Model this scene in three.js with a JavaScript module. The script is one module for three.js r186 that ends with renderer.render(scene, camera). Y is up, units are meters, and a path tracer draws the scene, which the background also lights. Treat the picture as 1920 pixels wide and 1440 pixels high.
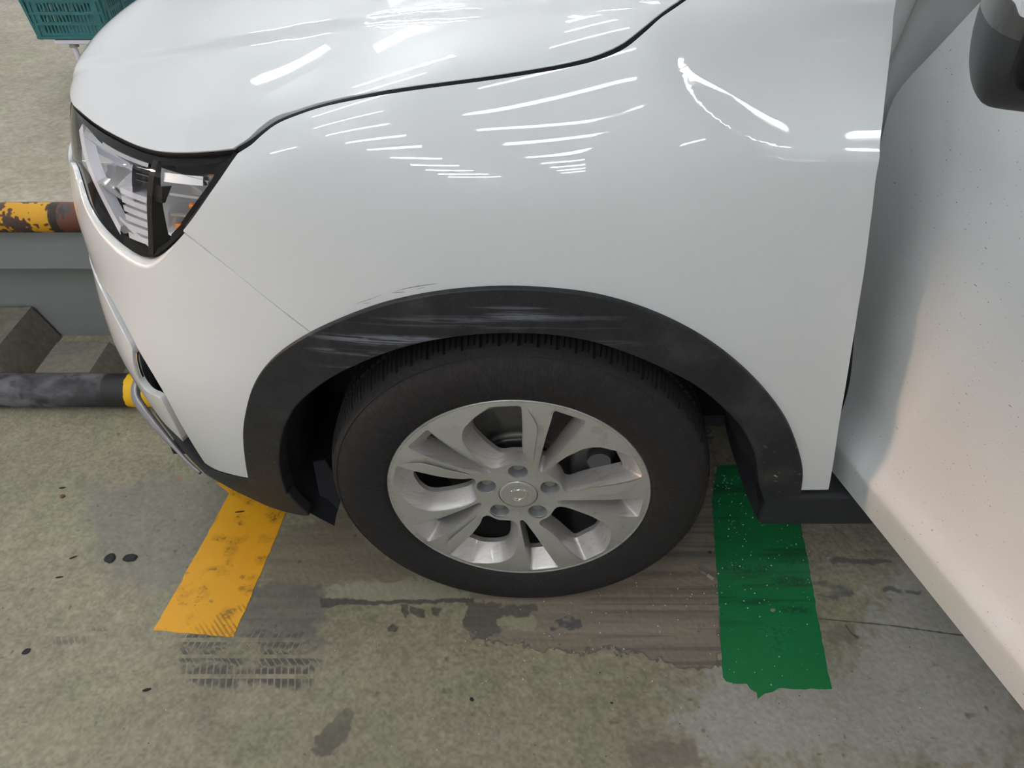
import * as THREE from 'three';
import { RoundedBoxGeometry } from 'three/addons/geometries/RoundedBoxGeometry.js';
import { mergeGeometries, toCreasedNormals, mergeVertices } from 'three/addons/utils/BufferGeometryUtils.js';
import { RectAreaLightUniformsLib } from 'three/addons/lights/RectAreaLightUniformsLib.js';

// ---------- camera, exposure, sun ----------
const scene = new THREE.Scene();
const renderer = new THREE.WebGLRenderer({ antialias: true });
renderer.toneMapping = THREE.LinearToneMapping;
renderer.toneMappingExposure = .77;
renderer.shadowMap.enabled = true;
RectAreaLightUniformsLib.init();
scene.background = new THREE.Color(1.2, 1.3, 1.4);                  // daylight outside the window opening
const camera = new THREE.PerspectiveCamera(2 * Math.atan(720 / 1387) * 180 / Math.PI, 4 / 3, .05, 80);
camera.position.set(-.0105, 1.292, .817);
camera.rotation.set(-41.35 * Math.PI / 180, 0, 0);
scene.add(camera);
const LAMP_Y = 4.2, LAMP_POWER = 2.5, LAMP_GLOW = 38, LAMP_TINT = new THREE.Color(.93, .965, 1), SUN_POWER = 1.7;
const sun = new THREE.DirectionalLight(new THREE.Color(1, .64, .42), SUN_POWER);
sun.position.set(-9, 1.9, .10); sun.target.position.set(.6, .55, .06);
sun.castShadow = true; sun.shadow.radius = 5; sun.shadow.mapSize.set(2048, 2048);
Object.assign(sun.shadow.camera, { left: -3, right: 3, top: 3, bottom: -3, near: .5, far: 16 });
scene.add(sun, sun.target);

// ---------- naming ----------
const taken = {};
function numbered(n) { const k = taken[n] = (taken[n] ?? -1) + 1; return k ? `${n}_${String(k).padStart(3, '0')}` : n; }
function tag(o, label, category, group) { o.userData.label = label; o.userData.category = category; if (group) o.userData.group = group; return o; }
function shade(o) { o.castShadow = o.receiveShadow = true; return o; }
function part(name, geo, mat, parent) { const m = shade(new THREE.Mesh(geo, mat)); m.name = parent === scene ? numbered(name) : name; parent.add(m); return m; }
function thing(name, label, category, pos = [0, 0, 0], group) { const g = new THREE.Group(); g.name = numbered(name); g.position.set(...pos); scene.add(g); return tag(g, label, category, group); }
function struct(name, geo, mat, parent = scene) { const m = part(name, geo, mat, parent); m.userData.kind = 'structure'; return m; }
let seedState = 20240611;
const rnd = () => { seedState = (seedState * 1664525 + 1013904223) >>> 0; return seedState / 4294967296; };
const rr = (a, b) => a + (b - a) * rnd();
// ---------- small maths ----------
const V = (x = 0, y = 0, z = 0) => new THREE.Vector3(x, y, z);
const clamp = (v, a, b) => Math.min(b, Math.max(a, v));
const mix = (a, b, t) => a + (b - a) * t;
const sstep = (a, b, v) => { const t = clamp((v - a) / (b - a), 0, 1); return t * t * t * (t * (6 * t - 15) + 10); };
const smax = (a, b, k) => { const h = Math.max(k - Math.abs(a - b), 0) / k; return Math.max(a, b) + h * h * h * k / 6; };
function spline1(pts) {                       // monotone-ish cubic through [x, y] pairs
  const n = pts.length, m = [];
  for (let i = 0; i < n; i++) {
    const a = pts[Math.max(0, i - 1)], b = pts[Math.min(n - 1, i + 1)];
    m.push((b[1] - a[1]) / (b[0] - a[0]));
  }
  return x => {
    if (x <= pts[0][0]) return pts[0][1] + m[0] * (x - pts[0][0]) * .6;
    if (x >= pts[n - 1][0]) return pts[n - 1][1] + m[n - 1] * (x - pts[n - 1][0]) * .6;
    let i = 0; while (x > pts[i + 1][0]) i++;
    const h = pts[i + 1][0] - pts[i][0], t = (x - pts[i][0]) / h, t2 = t * t, t3 = t2 * t;
    return (2 * t3 - 3 * t2 + 1) * pts[i][1] + (t3 - 2 * t2 + t) * h * m[i] + (3 * t2 - 2 * t3) * pts[i + 1][1] + (t3 - t2) * h * m[i + 1];
  };
}
// ---------- the skin of the car's front: a smooth implicit solid, x to the rear, z out of the left side ----------
const CZ = -.87;                                                     // the car's centre plane
const NOSE = spline1([[.1, .69], [.2, .735], [.3, .755], [.4, .77], [.5, .78], [.6, .795], [.68, .815], [.76, .80], [.84, .782], [.92, .785], [1.1, .74]]);
const SIDE = spline1([[.1, -.058], [.2, -.038], [.3, -.022], [.45, -.008], [.6, -.001], [.7, 0], [.76, -.003], [.82, -.010], [.87, -.021], [.91, -.036], [.95, -.060], [1, -.105], [1.1, -.22]]);
const CREST = x => mix(.992, .917, sstep(.06, .36, x));
const EDGE = spline1([[-.9, .79], [-.7, .815], [-.5, .868], [-.36, .908], [-.2, .953], [0, .996], [.17, 1.035], [.45, 1.09], [.8, 1.14]]);
function bodyF(x, y, z) {
  const a = NOSE(y), ff = mix(1, .26, sstep(-.12, .50, x)), s = SIDE(y) * (y > .7 ? ff : 1) - mix(.02, .045, sstep(.4, .75, y)) * (x - .25) ** 2, n = mix(3.5, 2.6, sstep(.4, .78, y));
  const qx = Math.max(0, -.05 - x) / a, qz = Math.abs(z - CZ) / (-CZ + s);
  const rho = Math.pow(Math.pow(qx, n) + Math.pow(qz, n), 1 / n);
  const side = (rho - 1) * .82;
  const yc = CREST(x);
  const rear = sstep(-.1, .3, x), dy = y - yc, dp = clamp(dy, 0, .15);
  const up = (z - (mix(-.012, SIDE(yc) * ff - .045 * (x - .25) ** 2, rear) - mix(.62, 1.3, rear) * dy + mix(1.1, 4.3, rear) * dp * dp)) * .8;
  const zr = -.206 + .39 * x;
  const top = (y - EDGE(x) - .007 * sstep(-.004, .032, zr - z) - .07 * (1 - ((z - CZ) / .80) ** 2)) * .95;
  let f = smax(side, up, mix(.05, .009, rear));
  return smax(f, top, mix(.10, .055, sstep(-.5, -.2, x)));
}
function bodyN(p) {
  const h = 4e-4;
  return V(bodyF(p.x + h, p.y, p.z) - bodyF(p.x - h, p.y, p.z), bodyF(p.x, p.y + h, p.z) - bodyF(p.x, p.y - h, p.z), bodyF(p.x, p.y, p.z + h) - bodyF(p.x, p.y, p.z - h)).normalize();
}
function march(o, d, t0, t1, f = bodyF, n = 60) {                    // first crossing from inside to outside or back
  let a = t0, fa = f(o.x + d.x * a, o.y + d.y * a, o.z + d.z * a);
  for (let i = 1; i <= n; i++) {
    let b = t0 + (t1 - t0) * i / n;
    const fb = f(o.x + d.x * b, o.y + d.y * b, o.z + d.z * b);
    if (fa * fb <= 0) {
      for (let k = 0; k < 40; k++) { const c = (a + b) / 2, fc = f(o.x + d.x * c, o.y + d.y * c, o.z + d.z * c); if (fa * fc <= 0) b = c; else { a = c; fa = fc; } }
      return V(o.x + d.x * a, o.y + d.y * a, o.z + d.z * a);
    }
    a = b; fa = fb;
  }
  return null;
}
// ---------- parameter domains of the panels: a pair (u, v) gives a point of the skin ----------
const DOM = {
  fender: { at: (u, v) => march(V(u, .70, -.30), V(0, Math.sin(v), Math.cos(v)), .05, .9), inv: p => [p.x, Math.atan2(p.y - .70, p.z + .30)] },
  hood: { at: (u, v) => march(V(-.05, .30, CZ), V(u, 1, v), .2, .95), inv: p => [(p.x + .05) / (p.y - .30), (p.z - CZ) / (p.y - .30)] },
  nose: { at: (u, v) => march(V(-.25, v, -.62), V(-Math.sin(u), 0, Math.cos(u)), .1, 1.1), inv: p => [Math.atan2(-(p.x + .25), p.z + .62), p.y] },
  side: { at: (u, v) => march(V(u, v, -.4), V(0, 0, 1), 0, .6), inv: p => [p.x, p.y] },
};
// ---------- noise and computed textures ----------
const PERM = (() => { const p = [...Array(512).keys()]; let s = 77; const r = () => (s = (s * 1103515245 + 12345) >>> 0) / 4294967296; for (let i = 511; i > 0; i--) { const j = Math.floor(r() * (i + 1)); [p[i], p[j]] = [p[j], p[i]]; } return p; })();
const hash2 = (i, j) => PERM[(PERM[i & 511] + j) & 511] / 511;
function vnoise(x, y) {
  const i = Math.floor(x), j = Math.floor(y), f = x - i, g = y - j, u = f * f * (3 - 2 * f), v = g * g * (3 - 2 * g);
  const a = hash2(i, j), b = hash2(i + 1, j), c = hash2(i, j + 1), d = hash2(i + 1, j + 1);
  return a + (b - a) * u + (c - a) * v + (a - b - c + d) * u * v;
}
const fbm = (x, y, o = 4) => { let s = 0, a = .5, n = 0; for (let k = 0; k < o; k++) { s += a * vnoise(x, y); n += a; x = x * 2.03 + 17.3; y = y * 2.03 + 9.1; a *= .5; } return s / n; };
function dataTex(w, h, fn, srgb = true, wrap = true) {                // fn(u, v, out) fills sRGB 0..255 or grey
  const d = new Uint8Array(w * h * 4), o = [0, 0, 0];
  for (let j = 0; j < h; j++) for (let i = 0; i < w; i++) {
    fn((i + .5) / w, (j + .5) / h, o);
    const k = (j * w + i) * 4; d[k] = clamp(o[0], 0, 255); d[k + 1] = clamp(o[1], 0, 255); d[k + 2] = clamp(o[2], 0, 255); d[k + 3] = 255;
  }
  const t = new THREE.DataTexture(d, w, h, THREE.RGBAFormat); t.magFilter = THREE.LinearFilter; t.minFilter = THREE.LinearMipmapLinearFilter; t.generateMipmaps = true;
  if (wrap) t.wrapS = t.wrapT = THREE.RepeatWrapping;
  if (srgb) t.colorSpace = THREE.SRGBColorSpace;
  t.needsUpdate = true; return t;
}
function inPoly(p, x, y) { let c = false; for (let i = 0, j = p.length - 1; i < p.length; j = i++) { const a = p[i], b = p[j]; if ((a[1] > y) !== (b[1] > y) && x < (b[0] - a[0]) * (y - a[1]) / (b[1] - a[1]) + a[0]) c = !c; } return c; }
function distPoly(p, x, y, closed = true) {
  let m = 1e9;
  for (let i = 0; i < p.length - (closed ? 0 : 1); i++) {
    const a = p[i], b = p[(i + 1) % p.length], dx = b[0] - a[0], dy = b[1] - a[1];
    const t = clamp(((x - a[0]) * dx + (y - a[1]) * dy) / (dx * dx + dy * dy), 0, 1);
    m = Math.min(m, Math.hypot(x - a[0] - t * dx, y - a[1] - t * dy));
  }
  return m;
}
// ---------- mesh builders ----------
function geom(pos, nor, uv, idx) {
  const g = new THREE.BufferGeometry();
  g.setAttribute('position', new THREE.Float32BufferAttribute(pos, 3));
  if (nor) g.setAttribute('normal', new THREE.Float32BufferAttribute(nor, 3));
  g.setAttribute('uv', new THREE.Float32BufferAttribute(uv, 2));
  g.setIndex(idx); if (!nor) g.computeVertexNormals(); return g;
}
function merged(list) {
  return mergeGeometries(list.map(g => { const h = g.index ? g.toNonIndexed() : g.clone(); for (const k of Object.keys(h.attributes)) if (!['position', 'normal', 'uv'].includes(k)) h.deleteAttribute(k); return h; }));
}
const curve2 = (pts, step) => {                                      // smooth open curve through 2D points, evenly sampled
  if (pts.length === 2) { const n = Math.max(1, Math.ceil(Math.hypot(pts[1][0] - pts[0][0], pts[1][1] - pts[0][1]) / step)); return [...Array(n + 1).keys()].map(i => [mix(pts[0][0], pts[1][0], i / n), mix(pts[0][1], pts[1][1], i / n)]); }
  const c = new THREE.CatmullRomCurve3(pts.map(p => V(p[0], p[1], 0)), false, 'centripetal');
  return c.getSpacedPoints(Math.max(2, Math.ceil(c.getLength() / step))).map(p => [p.x, p.y]);
};
function outline(step, ...curves) {                                  // curves joined into one closed polygon
  const out = [];
  for (const c of curves) for (const p of curve2(c, step)) if (!out.length || Math.hypot(p[0] - out.at(-1)[0], p[1] - out.at(-1)[1]) > step * .15) out.push(p);
  while (out.length > 3 && Math.hypot(out[0][0] - out.at(-1)[0], out[0][1] - out.at(-1)[1]) < step * .15) out.pop();
  return out;
}
function clipRect(poly, x0, x1, y0, y1) {
  let p = poly;
  for (const [k, lim, s] of [[0, x0, 1], [0, x1, -1], [1, y0, 1], [1, y1, -1]]) {
    const q = [];
    for (let i = 0; i < p.length; i++) {
      const a = p[i], b = p[(i + 1) % p.length], da = (a[k] - lim) * s, db = (b[k] - lim) * s;
      if (da >= 0) q.push(a);
      if (da * db < 0) { const t = da / (da - db); q.push([a[0] + (b[0] - a[0]) * t, a[1] + (b[1] - a[1]) * t]); }
    }
    p = q; if (!p.length) break;
  }
  return p;
}
// A sheet: the part of a surface inside a polygon of its (u, v) domain, with a hemmed edge of its own.
function sheet(at, normal, poly, du, dv, { off = 0, hem = .012, r = .0014, mirror = false, uvOf = null } = {}) {
  const pos = [], nor = [], uv = [], idx = [], seen = new Map();
  const put = (u, v) => {
    const key = Math.round(u * 1e6) + ',' + Math.round(v * 1e6); if (seen.has(key)) return seen.get(key);
    const p = at(u, v); if (!p) return -1;
    const n = normal(p, u, v); p.addScaledVector(n, off);
    const i = pos.length / 3; pos.push(p.x, p.y, p.z); nor.push(n.x, n.y, n.z); uv.push(...(uvOf ? uvOf(p) : [u, v])); seen.set(key, i); return i;
  };
  let a0 = 1e9, a1 = -1e9, b0 = 1e9, b1 = -1e9;
  for (const [u, v] of poly) { a0 = Math.min(a0, u); a1 = Math.max(a1, u); b0 = Math.min(b0, v); b1 = Math.max(b1, v); }
  const ni = Math.ceil((a1 - a0) / du), nj = Math.ceil((b1 - b0) / dv);
  const edgeCells = new Set();
  for (let i = 0; i < poly.length; i++) {
    const a = poly[i], b = poly[(i + 1) % poly.length], n = Math.ceil(Math.max(Math.abs(a[0] - b[0]) / du, Math.abs(a[1] - b[1]) / dv) * 6) + 1;
    for (let k = 0; k <= n; k++) edgeCells.add(Math.floor((mix(a[0], b[0], k / n) - a0) / du) + ',' + Math.floor((mix(a[1], b[1], k / n) - b0) / dv));
  }
  for (let i = 0; i < ni; i++) for (let j = 0; j < nj; j++) {
    const x0 = a0 + i * du, y0 = b0 + j * dv, x1 = x0 + du, y1 = y0 + dv;
    if (!edgeCells.has(i + ',' + j)) {
      if (!inPoly(poly, (x0 + x1) / 2, (y0 + y1) / 2)) continue;
      const q = [put(x0, y0), put(x1, y0), put(x1, y1), put(x0, y1)];
      if (q.includes(-1)) continue;
      idx.push(q[0], q[1], q[2], q[0], q[2], q[3]);
    } else {
      const c = clipRect(poly, x0, x1, y0, y1); if (c.length < 3) continue;
      const vs = c.map(p => new THREE.Vector2(p[0], p[1]));
      for (const t of THREE.ShapeUtils.triangulateShape(THREE.ShapeUtils.isClockWise(vs) ? (c.reverse(), vs.reverse()) : vs, [])) { const q = t.map(k => put(c[k][0], c[k][1])); if (!q.includes(-1)) idx.push(...q); }
    }
  }
  if (hem > 0) {                                                     // rolled edge and return flange
    const ccw = !THREE.ShapeUtils.isClockWise(poly.map(p => new THREE.Vector2(p[0], p[1])));
    const P = poly.map(([u, v]) => { const p = at(u, v); if (!p) return null; const n = normal(p, u, v); return { p: p.clone().addScaledVector(n, off), n, u, v }; });
    const N = P.length, rows = [];
    // orientation of the surface: does du x dv point along the normal
    const c0 = at(...poly[0]), e = 1e-3, cu = at(poly[0][0] + e, poly[0][1]), cv = at(poly[0][0], poly[0][1] + e);
    const flip = c0 && cu && cv ? Math.sign(cu.sub(c0).cross(cv.sub(c0)).dot(normal(at(...poly[0])))) : 1;
    for (let i = 0; i < N; i++) {
      const A = P[(i + N - 1) % N], B = P[i], C = P[(i + 1) % N]; if (!A || !B || !C) { rows.push(null); continue; }
      const t = C.p.clone().sub(A.p).normalize(), o = t.cross(B.n).normalize().multiplyScalar((ccw ? 1 : -1) * flip);
      rows.push([[0, 0, 0], [.6, -.25, .6], [1, -1, 1.4], [1, -hem / r, 1.57]].map(([a, b, w]) => ({ p: B.p.clone().addScaledVector(o, a * r).addScaledVector(B.n, b * r), n: B.n.clone().multiplyScalar(Math.cos(w)).addScaledVector(o, Math.sin(w)), u: B.u, v: B.v })));
    }
    for (let i = 0; i < N; i++) {
      const A = rows[i], B = rows[(i + 1) % N]; if (!A || !B) continue;
      for (let k = 0; k < 3; k++) {
        const b = pos.length / 3;
        for (const q of [A[k], B[k], B[k + 1], A[k + 1]]) { pos.push(q.p.x, q.p.y, q.p.z); nor.push(q.n.x, q.n.y, q.n.z); uv.push(...(uvOf ? uvOf(q.p) : [q.u, q.v])); }
        idx.push(b, b + 1, b + 2, b, b + 2, b + 3);
      }
    }
  }
  // wind every face along its normals
  for (let i = 0; i < idx.length; i += 3) {
    const [a, b, c] = [idx[i] * 3, idx[i + 1] * 3, idx[i + 2] * 3];
    const ux = pos[b] - pos[a], uy = pos[b + 1] - pos[a + 1], uz = pos[b + 2] - pos[a + 2], vx = pos[c] - pos[a], vy = pos[c + 1] - pos[a + 1], vz = pos[c + 2] - pos[a + 2];
    if ((uy * vz - uz * vy) * nor[a] + (uz * vx - ux * vz) * nor[a + 1] + (ux * vy - uy * vx) * nor[a + 2] < 0) { const t = idx[i + 1]; idx[i + 1] = idx[i + 2]; idx[i + 2] = t; }
  }
  if (mirror) {                                                      // and its twin on the other side of the car
    const n0 = pos.length / 3, m = idx.length;
    for (let i = 0; i < n0; i++) { pos.push(pos[i * 3], pos[i * 3 + 1], 2 * CZ - pos[i * 3 + 2]); nor.push(nor[i * 3], nor[i * 3 + 1], -nor[i * 3 + 2]); uv.push(uv[i * 2], uv[i * 2 + 1]); }
    for (let i = 0; i < m; i += 3) idx.push(idx[i] + n0, idx[i + 2] + n0, idx[i + 1] + n0);
  }
  return geom(pos, nor, uv, idx);
}
const skin = (dom, poly, du, dv, o) => sheet(DOM[dom].at, p => bodyN(p), poly, du, dv, o);
function box(w, h, d, x = 0, y = 0, z = 0, r = 0) { const g = r ? new RoundedBoxGeometry(w, h, d, 3, r) : new THREE.BoxGeometry(w, h, d); return g.translate(x, y, z); }
function tube(pts, r, seg = 40, rad = 10, closed = false) { return new THREE.TubeGeometry(new THREE.CatmullRomCurve3(pts.map(p => V(...p)), closed, 'centripetal'), seg, r, rad, closed); }
function loftRings(rings, closeU = true, smooth = true) {            // rings of equal length -> surface
  const n = rings[0].length, pos = [], uv = [], idx = [];
  rings.forEach((R, j) => R.forEach((p, i) => { pos.push(p.x, p.y, p.z); uv.push(i / n, j / (rings.length - 1)); }));
  for (let j = 0; j + 1 < rings.length; j++) for (let i = 0; i < (closeU ? n : n - 1); i++) { const a = j * n + i, b = j * n + (i + 1) % n; idx.push(a, b, b + n, a, b + n, a + n); }
  const g = geom(pos, null, uv, idx); return smooth ? g : toCreasedNormals(g, .6);
}
// where the marks on the floor lie, in metres: x, z
const MARK = {
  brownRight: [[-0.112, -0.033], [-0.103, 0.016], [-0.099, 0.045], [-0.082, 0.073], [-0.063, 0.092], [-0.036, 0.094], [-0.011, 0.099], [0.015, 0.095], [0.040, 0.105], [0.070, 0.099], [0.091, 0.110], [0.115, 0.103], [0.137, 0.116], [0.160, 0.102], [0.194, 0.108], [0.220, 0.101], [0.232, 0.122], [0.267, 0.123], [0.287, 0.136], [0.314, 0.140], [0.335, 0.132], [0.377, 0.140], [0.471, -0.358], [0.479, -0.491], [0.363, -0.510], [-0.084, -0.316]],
  brownLeft: [[-0.535, -0.151], [-0.388, -0.223], [-0.279, -0.110], [-0.196, -0.060], [-0.227, -0.043], [-0.356, -0.040], [-0.500, -0.035]],
  palePatch: [[-0.392, -0.035], [-0.291, -0.040], [-0.183, -0.043], [-0.096, -0.020], [-0.095, -0.006], [-0.286, -0.003], [-0.382, -0.007]],
  darkLine: [[-0.392, -0.006], [-0.286, -0.001], [-0.180, -0.003], [-0.085, -0.006], [-0.084, 0.004], [-0.179, 0.006], [-0.284, 0.008], [-0.347, 0.009], [-0.388, 0.016]],
  darkZone: [[-0.572, -0.033], [-0.486, -0.043], [-0.389, -0.033], [-0.376, 0.016], [-0.385, 0.056], [-0.372, 0.097], [-0.456, 0.084], [-0.550, 0.073], [-0.528, 0.004]],
  island: [[-0.041, 0.039], [-0.021, 0.035], [0.029, 0.035], [0.037, 0.045], [0.030, 0.062], [0.005, 0.066], [-0.016, 0.064], [-0.026, 0.053], [-0.039, 0.051]],
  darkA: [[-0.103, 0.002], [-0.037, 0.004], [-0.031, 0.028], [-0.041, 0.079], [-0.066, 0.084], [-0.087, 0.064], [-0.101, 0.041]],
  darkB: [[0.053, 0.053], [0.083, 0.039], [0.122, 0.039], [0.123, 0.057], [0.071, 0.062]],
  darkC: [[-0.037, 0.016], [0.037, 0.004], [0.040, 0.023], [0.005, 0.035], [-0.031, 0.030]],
  blotch1: [[-0.228, 0.011], [-0.216, 0.008], [-0.211, 0.028], [-0.218, 0.037], [-0.226, 0.028]],
  blotch2: [[-0.211, 0.011], [-0.184, 0.015], [-0.183, 0.035], [-0.198, 0.035], [-0.210, 0.025]],
  blotch3: [[-0.172, 0.016], [-0.151, 0.013], [-0.154, 0.035], [-0.169, 0.030]],
  blotch4: [[-0.253, 0.060], [-0.239, 0.053], [-0.226, 0.057], [-0.231, 0.065], [-0.250, 0.066]],
  stainBL: [[-0.311, 0.217], [-0.284, 0.223], [-0.283, 0.254], [-0.300, 0.285], [-0.320, 0.298], [-0.343, 0.295], [-0.356, 0.285], [-0.340, 0.263], [-0.322, 0.238]],
  stainBR: [[0.181, 0.279], [0.207, 0.277], [0.299, 0.272], [0.309, 0.315], [0.189, 0.315]],
  markR1: [[0.652, -0.099], [0.674, -0.103], [0.745, -0.099], [0.779, -0.094], [0.777, -0.089], [0.697, -0.089], [0.652, -0.087]],
  markR2: [[0.733, -0.030], [0.748, -0.033], [0.772, -0.026], [0.765, -0.019], [0.733, -0.023]],
  markR3: [[0.780, -0.025], [0.808, -0.023], [0.802, -0.015], [0.779, -0.018]],
  markR4: [[0.600, -0.043], [0.622, -0.045], [0.674, -0.023], [0.666, -0.006], [0.611, -0.008], [0.596, -0.018]],
  ringR: [[0.589, 0.062], [0.618, 0.051], [0.648, 0.053], [0.654, 0.068], [0.637, 0.084], [0.603, 0.097], [0.583, 0.090]],
  greenDirt1: [[0.513, 0.002], [0.581, 0.004], [0.587, 0.025], [0.523, 0.023]],
  tread1: [[-0.638, 0.069], [-0.373, 0.069], [-0.367, 0.099], [-0.629, 0.097]],
  tread2: [[-0.633, 0.105], [-0.371, 0.105], [-0.368, 0.130], [-0.624, 0.130]],
  tread3: [[-0.615, 0.138], [-0.369, 0.138], [-0.367, 0.174], [-0.598, 0.174]],
  tread0: [[-0.901, 0.053], [-0.793, 0.053], [-0.782, 0.090], [-0.878, 0.090]],
  greyLeft: [[-1.002, -0.308], [-0.880, -0.308], [-0.659, -0.349], [-0.623, -0.223], [-0.684, -0.020], [-0.838, -0.058], [-0.947, -0.223]],
  rust: [[-0.787, -0.324], [-0.773, -0.336], [-0.770, -0.308]],
  rightGrey: [[0.375, 0.138], [0.566, 0.178], [0.838, -0.165], [0.907, 0.188], [0.841, 0.315], [0.291, 0.315], [0.262, 0.217]],
  streaks: [[0.211, 0.004], [0.414, -0.084], [0.396, 0.028], [0.031, 0.039]],
  yellow: [[-0.650, -0.276], [-0.690, -0.308], [-0.500, -0.308], [-0.506, -0.253], [-0.509, -0.223], [-0.525, -0.060], [-0.540, 0.079], [-0.618, 0.072], [-0.698, 0.064], [-0.681, -0.045], [-0.666, -0.151]],
  green: [[0.471, -0.358], [0.491, -0.363], [0.641, -0.363], [0.622, -0.223], [0.603, -0.084], [0.582, 0.051], [0.568, 0.148], [0.565, 0.181], [0.551, 0.182], [0.528, 0.178], [0.507, 0.182], [0.472, 0.178], [0.456, 0.186], [0.442, 0.189], [0.426, 0.200], [0.428, 0.188], [0.419, 0.181], [0.414, 0.171], [0.395, 0.170], [0.378, 0.166], [0.373, 0.158], [0.391, 0.051], [0.422, -0.151], [0.437, -0.253]],
  seam: [[0.585, 0.039], [0.650, 0.046], [0.729, 0.055], [0.806, 0.068], [0.882, 0.080]],
};
// ---------- the hall: concrete floor, walls, ceiling, strip lamps ----------
const NX0 = -1.6, NX1 = 1.1, NZ0 = -.95, NZ1 = .75;                  // the stretch of floor that is mapped in detail
function floorTone(x, z, o) {                                        // bare concrete
  const w = fbm(x * 1.3 + 4, z * 1.3 + 2, 3) - .5, a = fbm(x * 5 + w * 3, z * 7, 4) - .5, b = fbm(x * 22, z * 26, 3) - .5, c = vnoise(x * 210, z * 210) - .5, d = vnoise(x * 90 + 7, z * 120) - .5;
  const g = 1 + w * .13 + a * .15 + b * .10 + c * .16 + d * .12;
  o[0] = 141 * g; o[1] = 135 * g; o[2] = 115 * g + w * 10;
  const v = fbm(x * 9 + 30, z * 11 + 5, 3) - .5; o[0] += v * 7; o[2] += v * 9;   // mauve and olive clouding
}
const mixTo = (o, r, g, b, k) => { o[0] += (r - o[0]) * k; o[1] += (g - o[1]) * k; o[2] += (b - o[2]) * k; };
const BB = {}; for (const k in MARK) { const m = MARK[k]; BB[k] = [Math.min(...m.map(p => p[0])) - .03, Math.max(...m.map(p => p[0])) + .03, Math.min(...m.map(p => p[1])) - .03, Math.max(...m.map(p => p[1])) + .03]; }
function cover(k, x, z, soft, rag) {                                 // how far (x, z) lies inside a mark, with a ragged rim
  const b = BB[k]; if (x < b[0] || x > b[1] || z < b[2] || z > b[3]) return 0;
  const n = (fbm(x * 60 + 3, z * 60, 3) - .5) * rag, m = (fbm(x * 60 + 80, z * 60 + 40, 3) - .5) * rag;
  const X = x + n, Z = z + m, d = distPoly(MARK[k], X, Z) * (inPoly(MARK[k], X, Z) ? 1 : -1);
  return sstep(-soft, soft, d);
}
function treadPrint(k, x, z, pitch, slant) {
  const b = BB[k]; if (x < b[0] || x > b[1] || z < b[2] || z > b[3]) return 0;
  const c = cover(k, x, z, .008, .03); if (!c) return 0;
  const t = (z - b[2]) / (b[3] - b[2]), row = Math.abs(t - .5) < .05 ? 0 : 1, s = (x + slant * z) / pitch, f = Math.abs(s - Math.floor(s) - .5);
  return c * row * sstep(.06, .16, f < .5 ? .5 - f : 0) * sstep(.18, .75, fbm(x * 24, z * 30, 3) + (vnoise(x * 160, z * 160) - .5) * .3);
}
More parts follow.
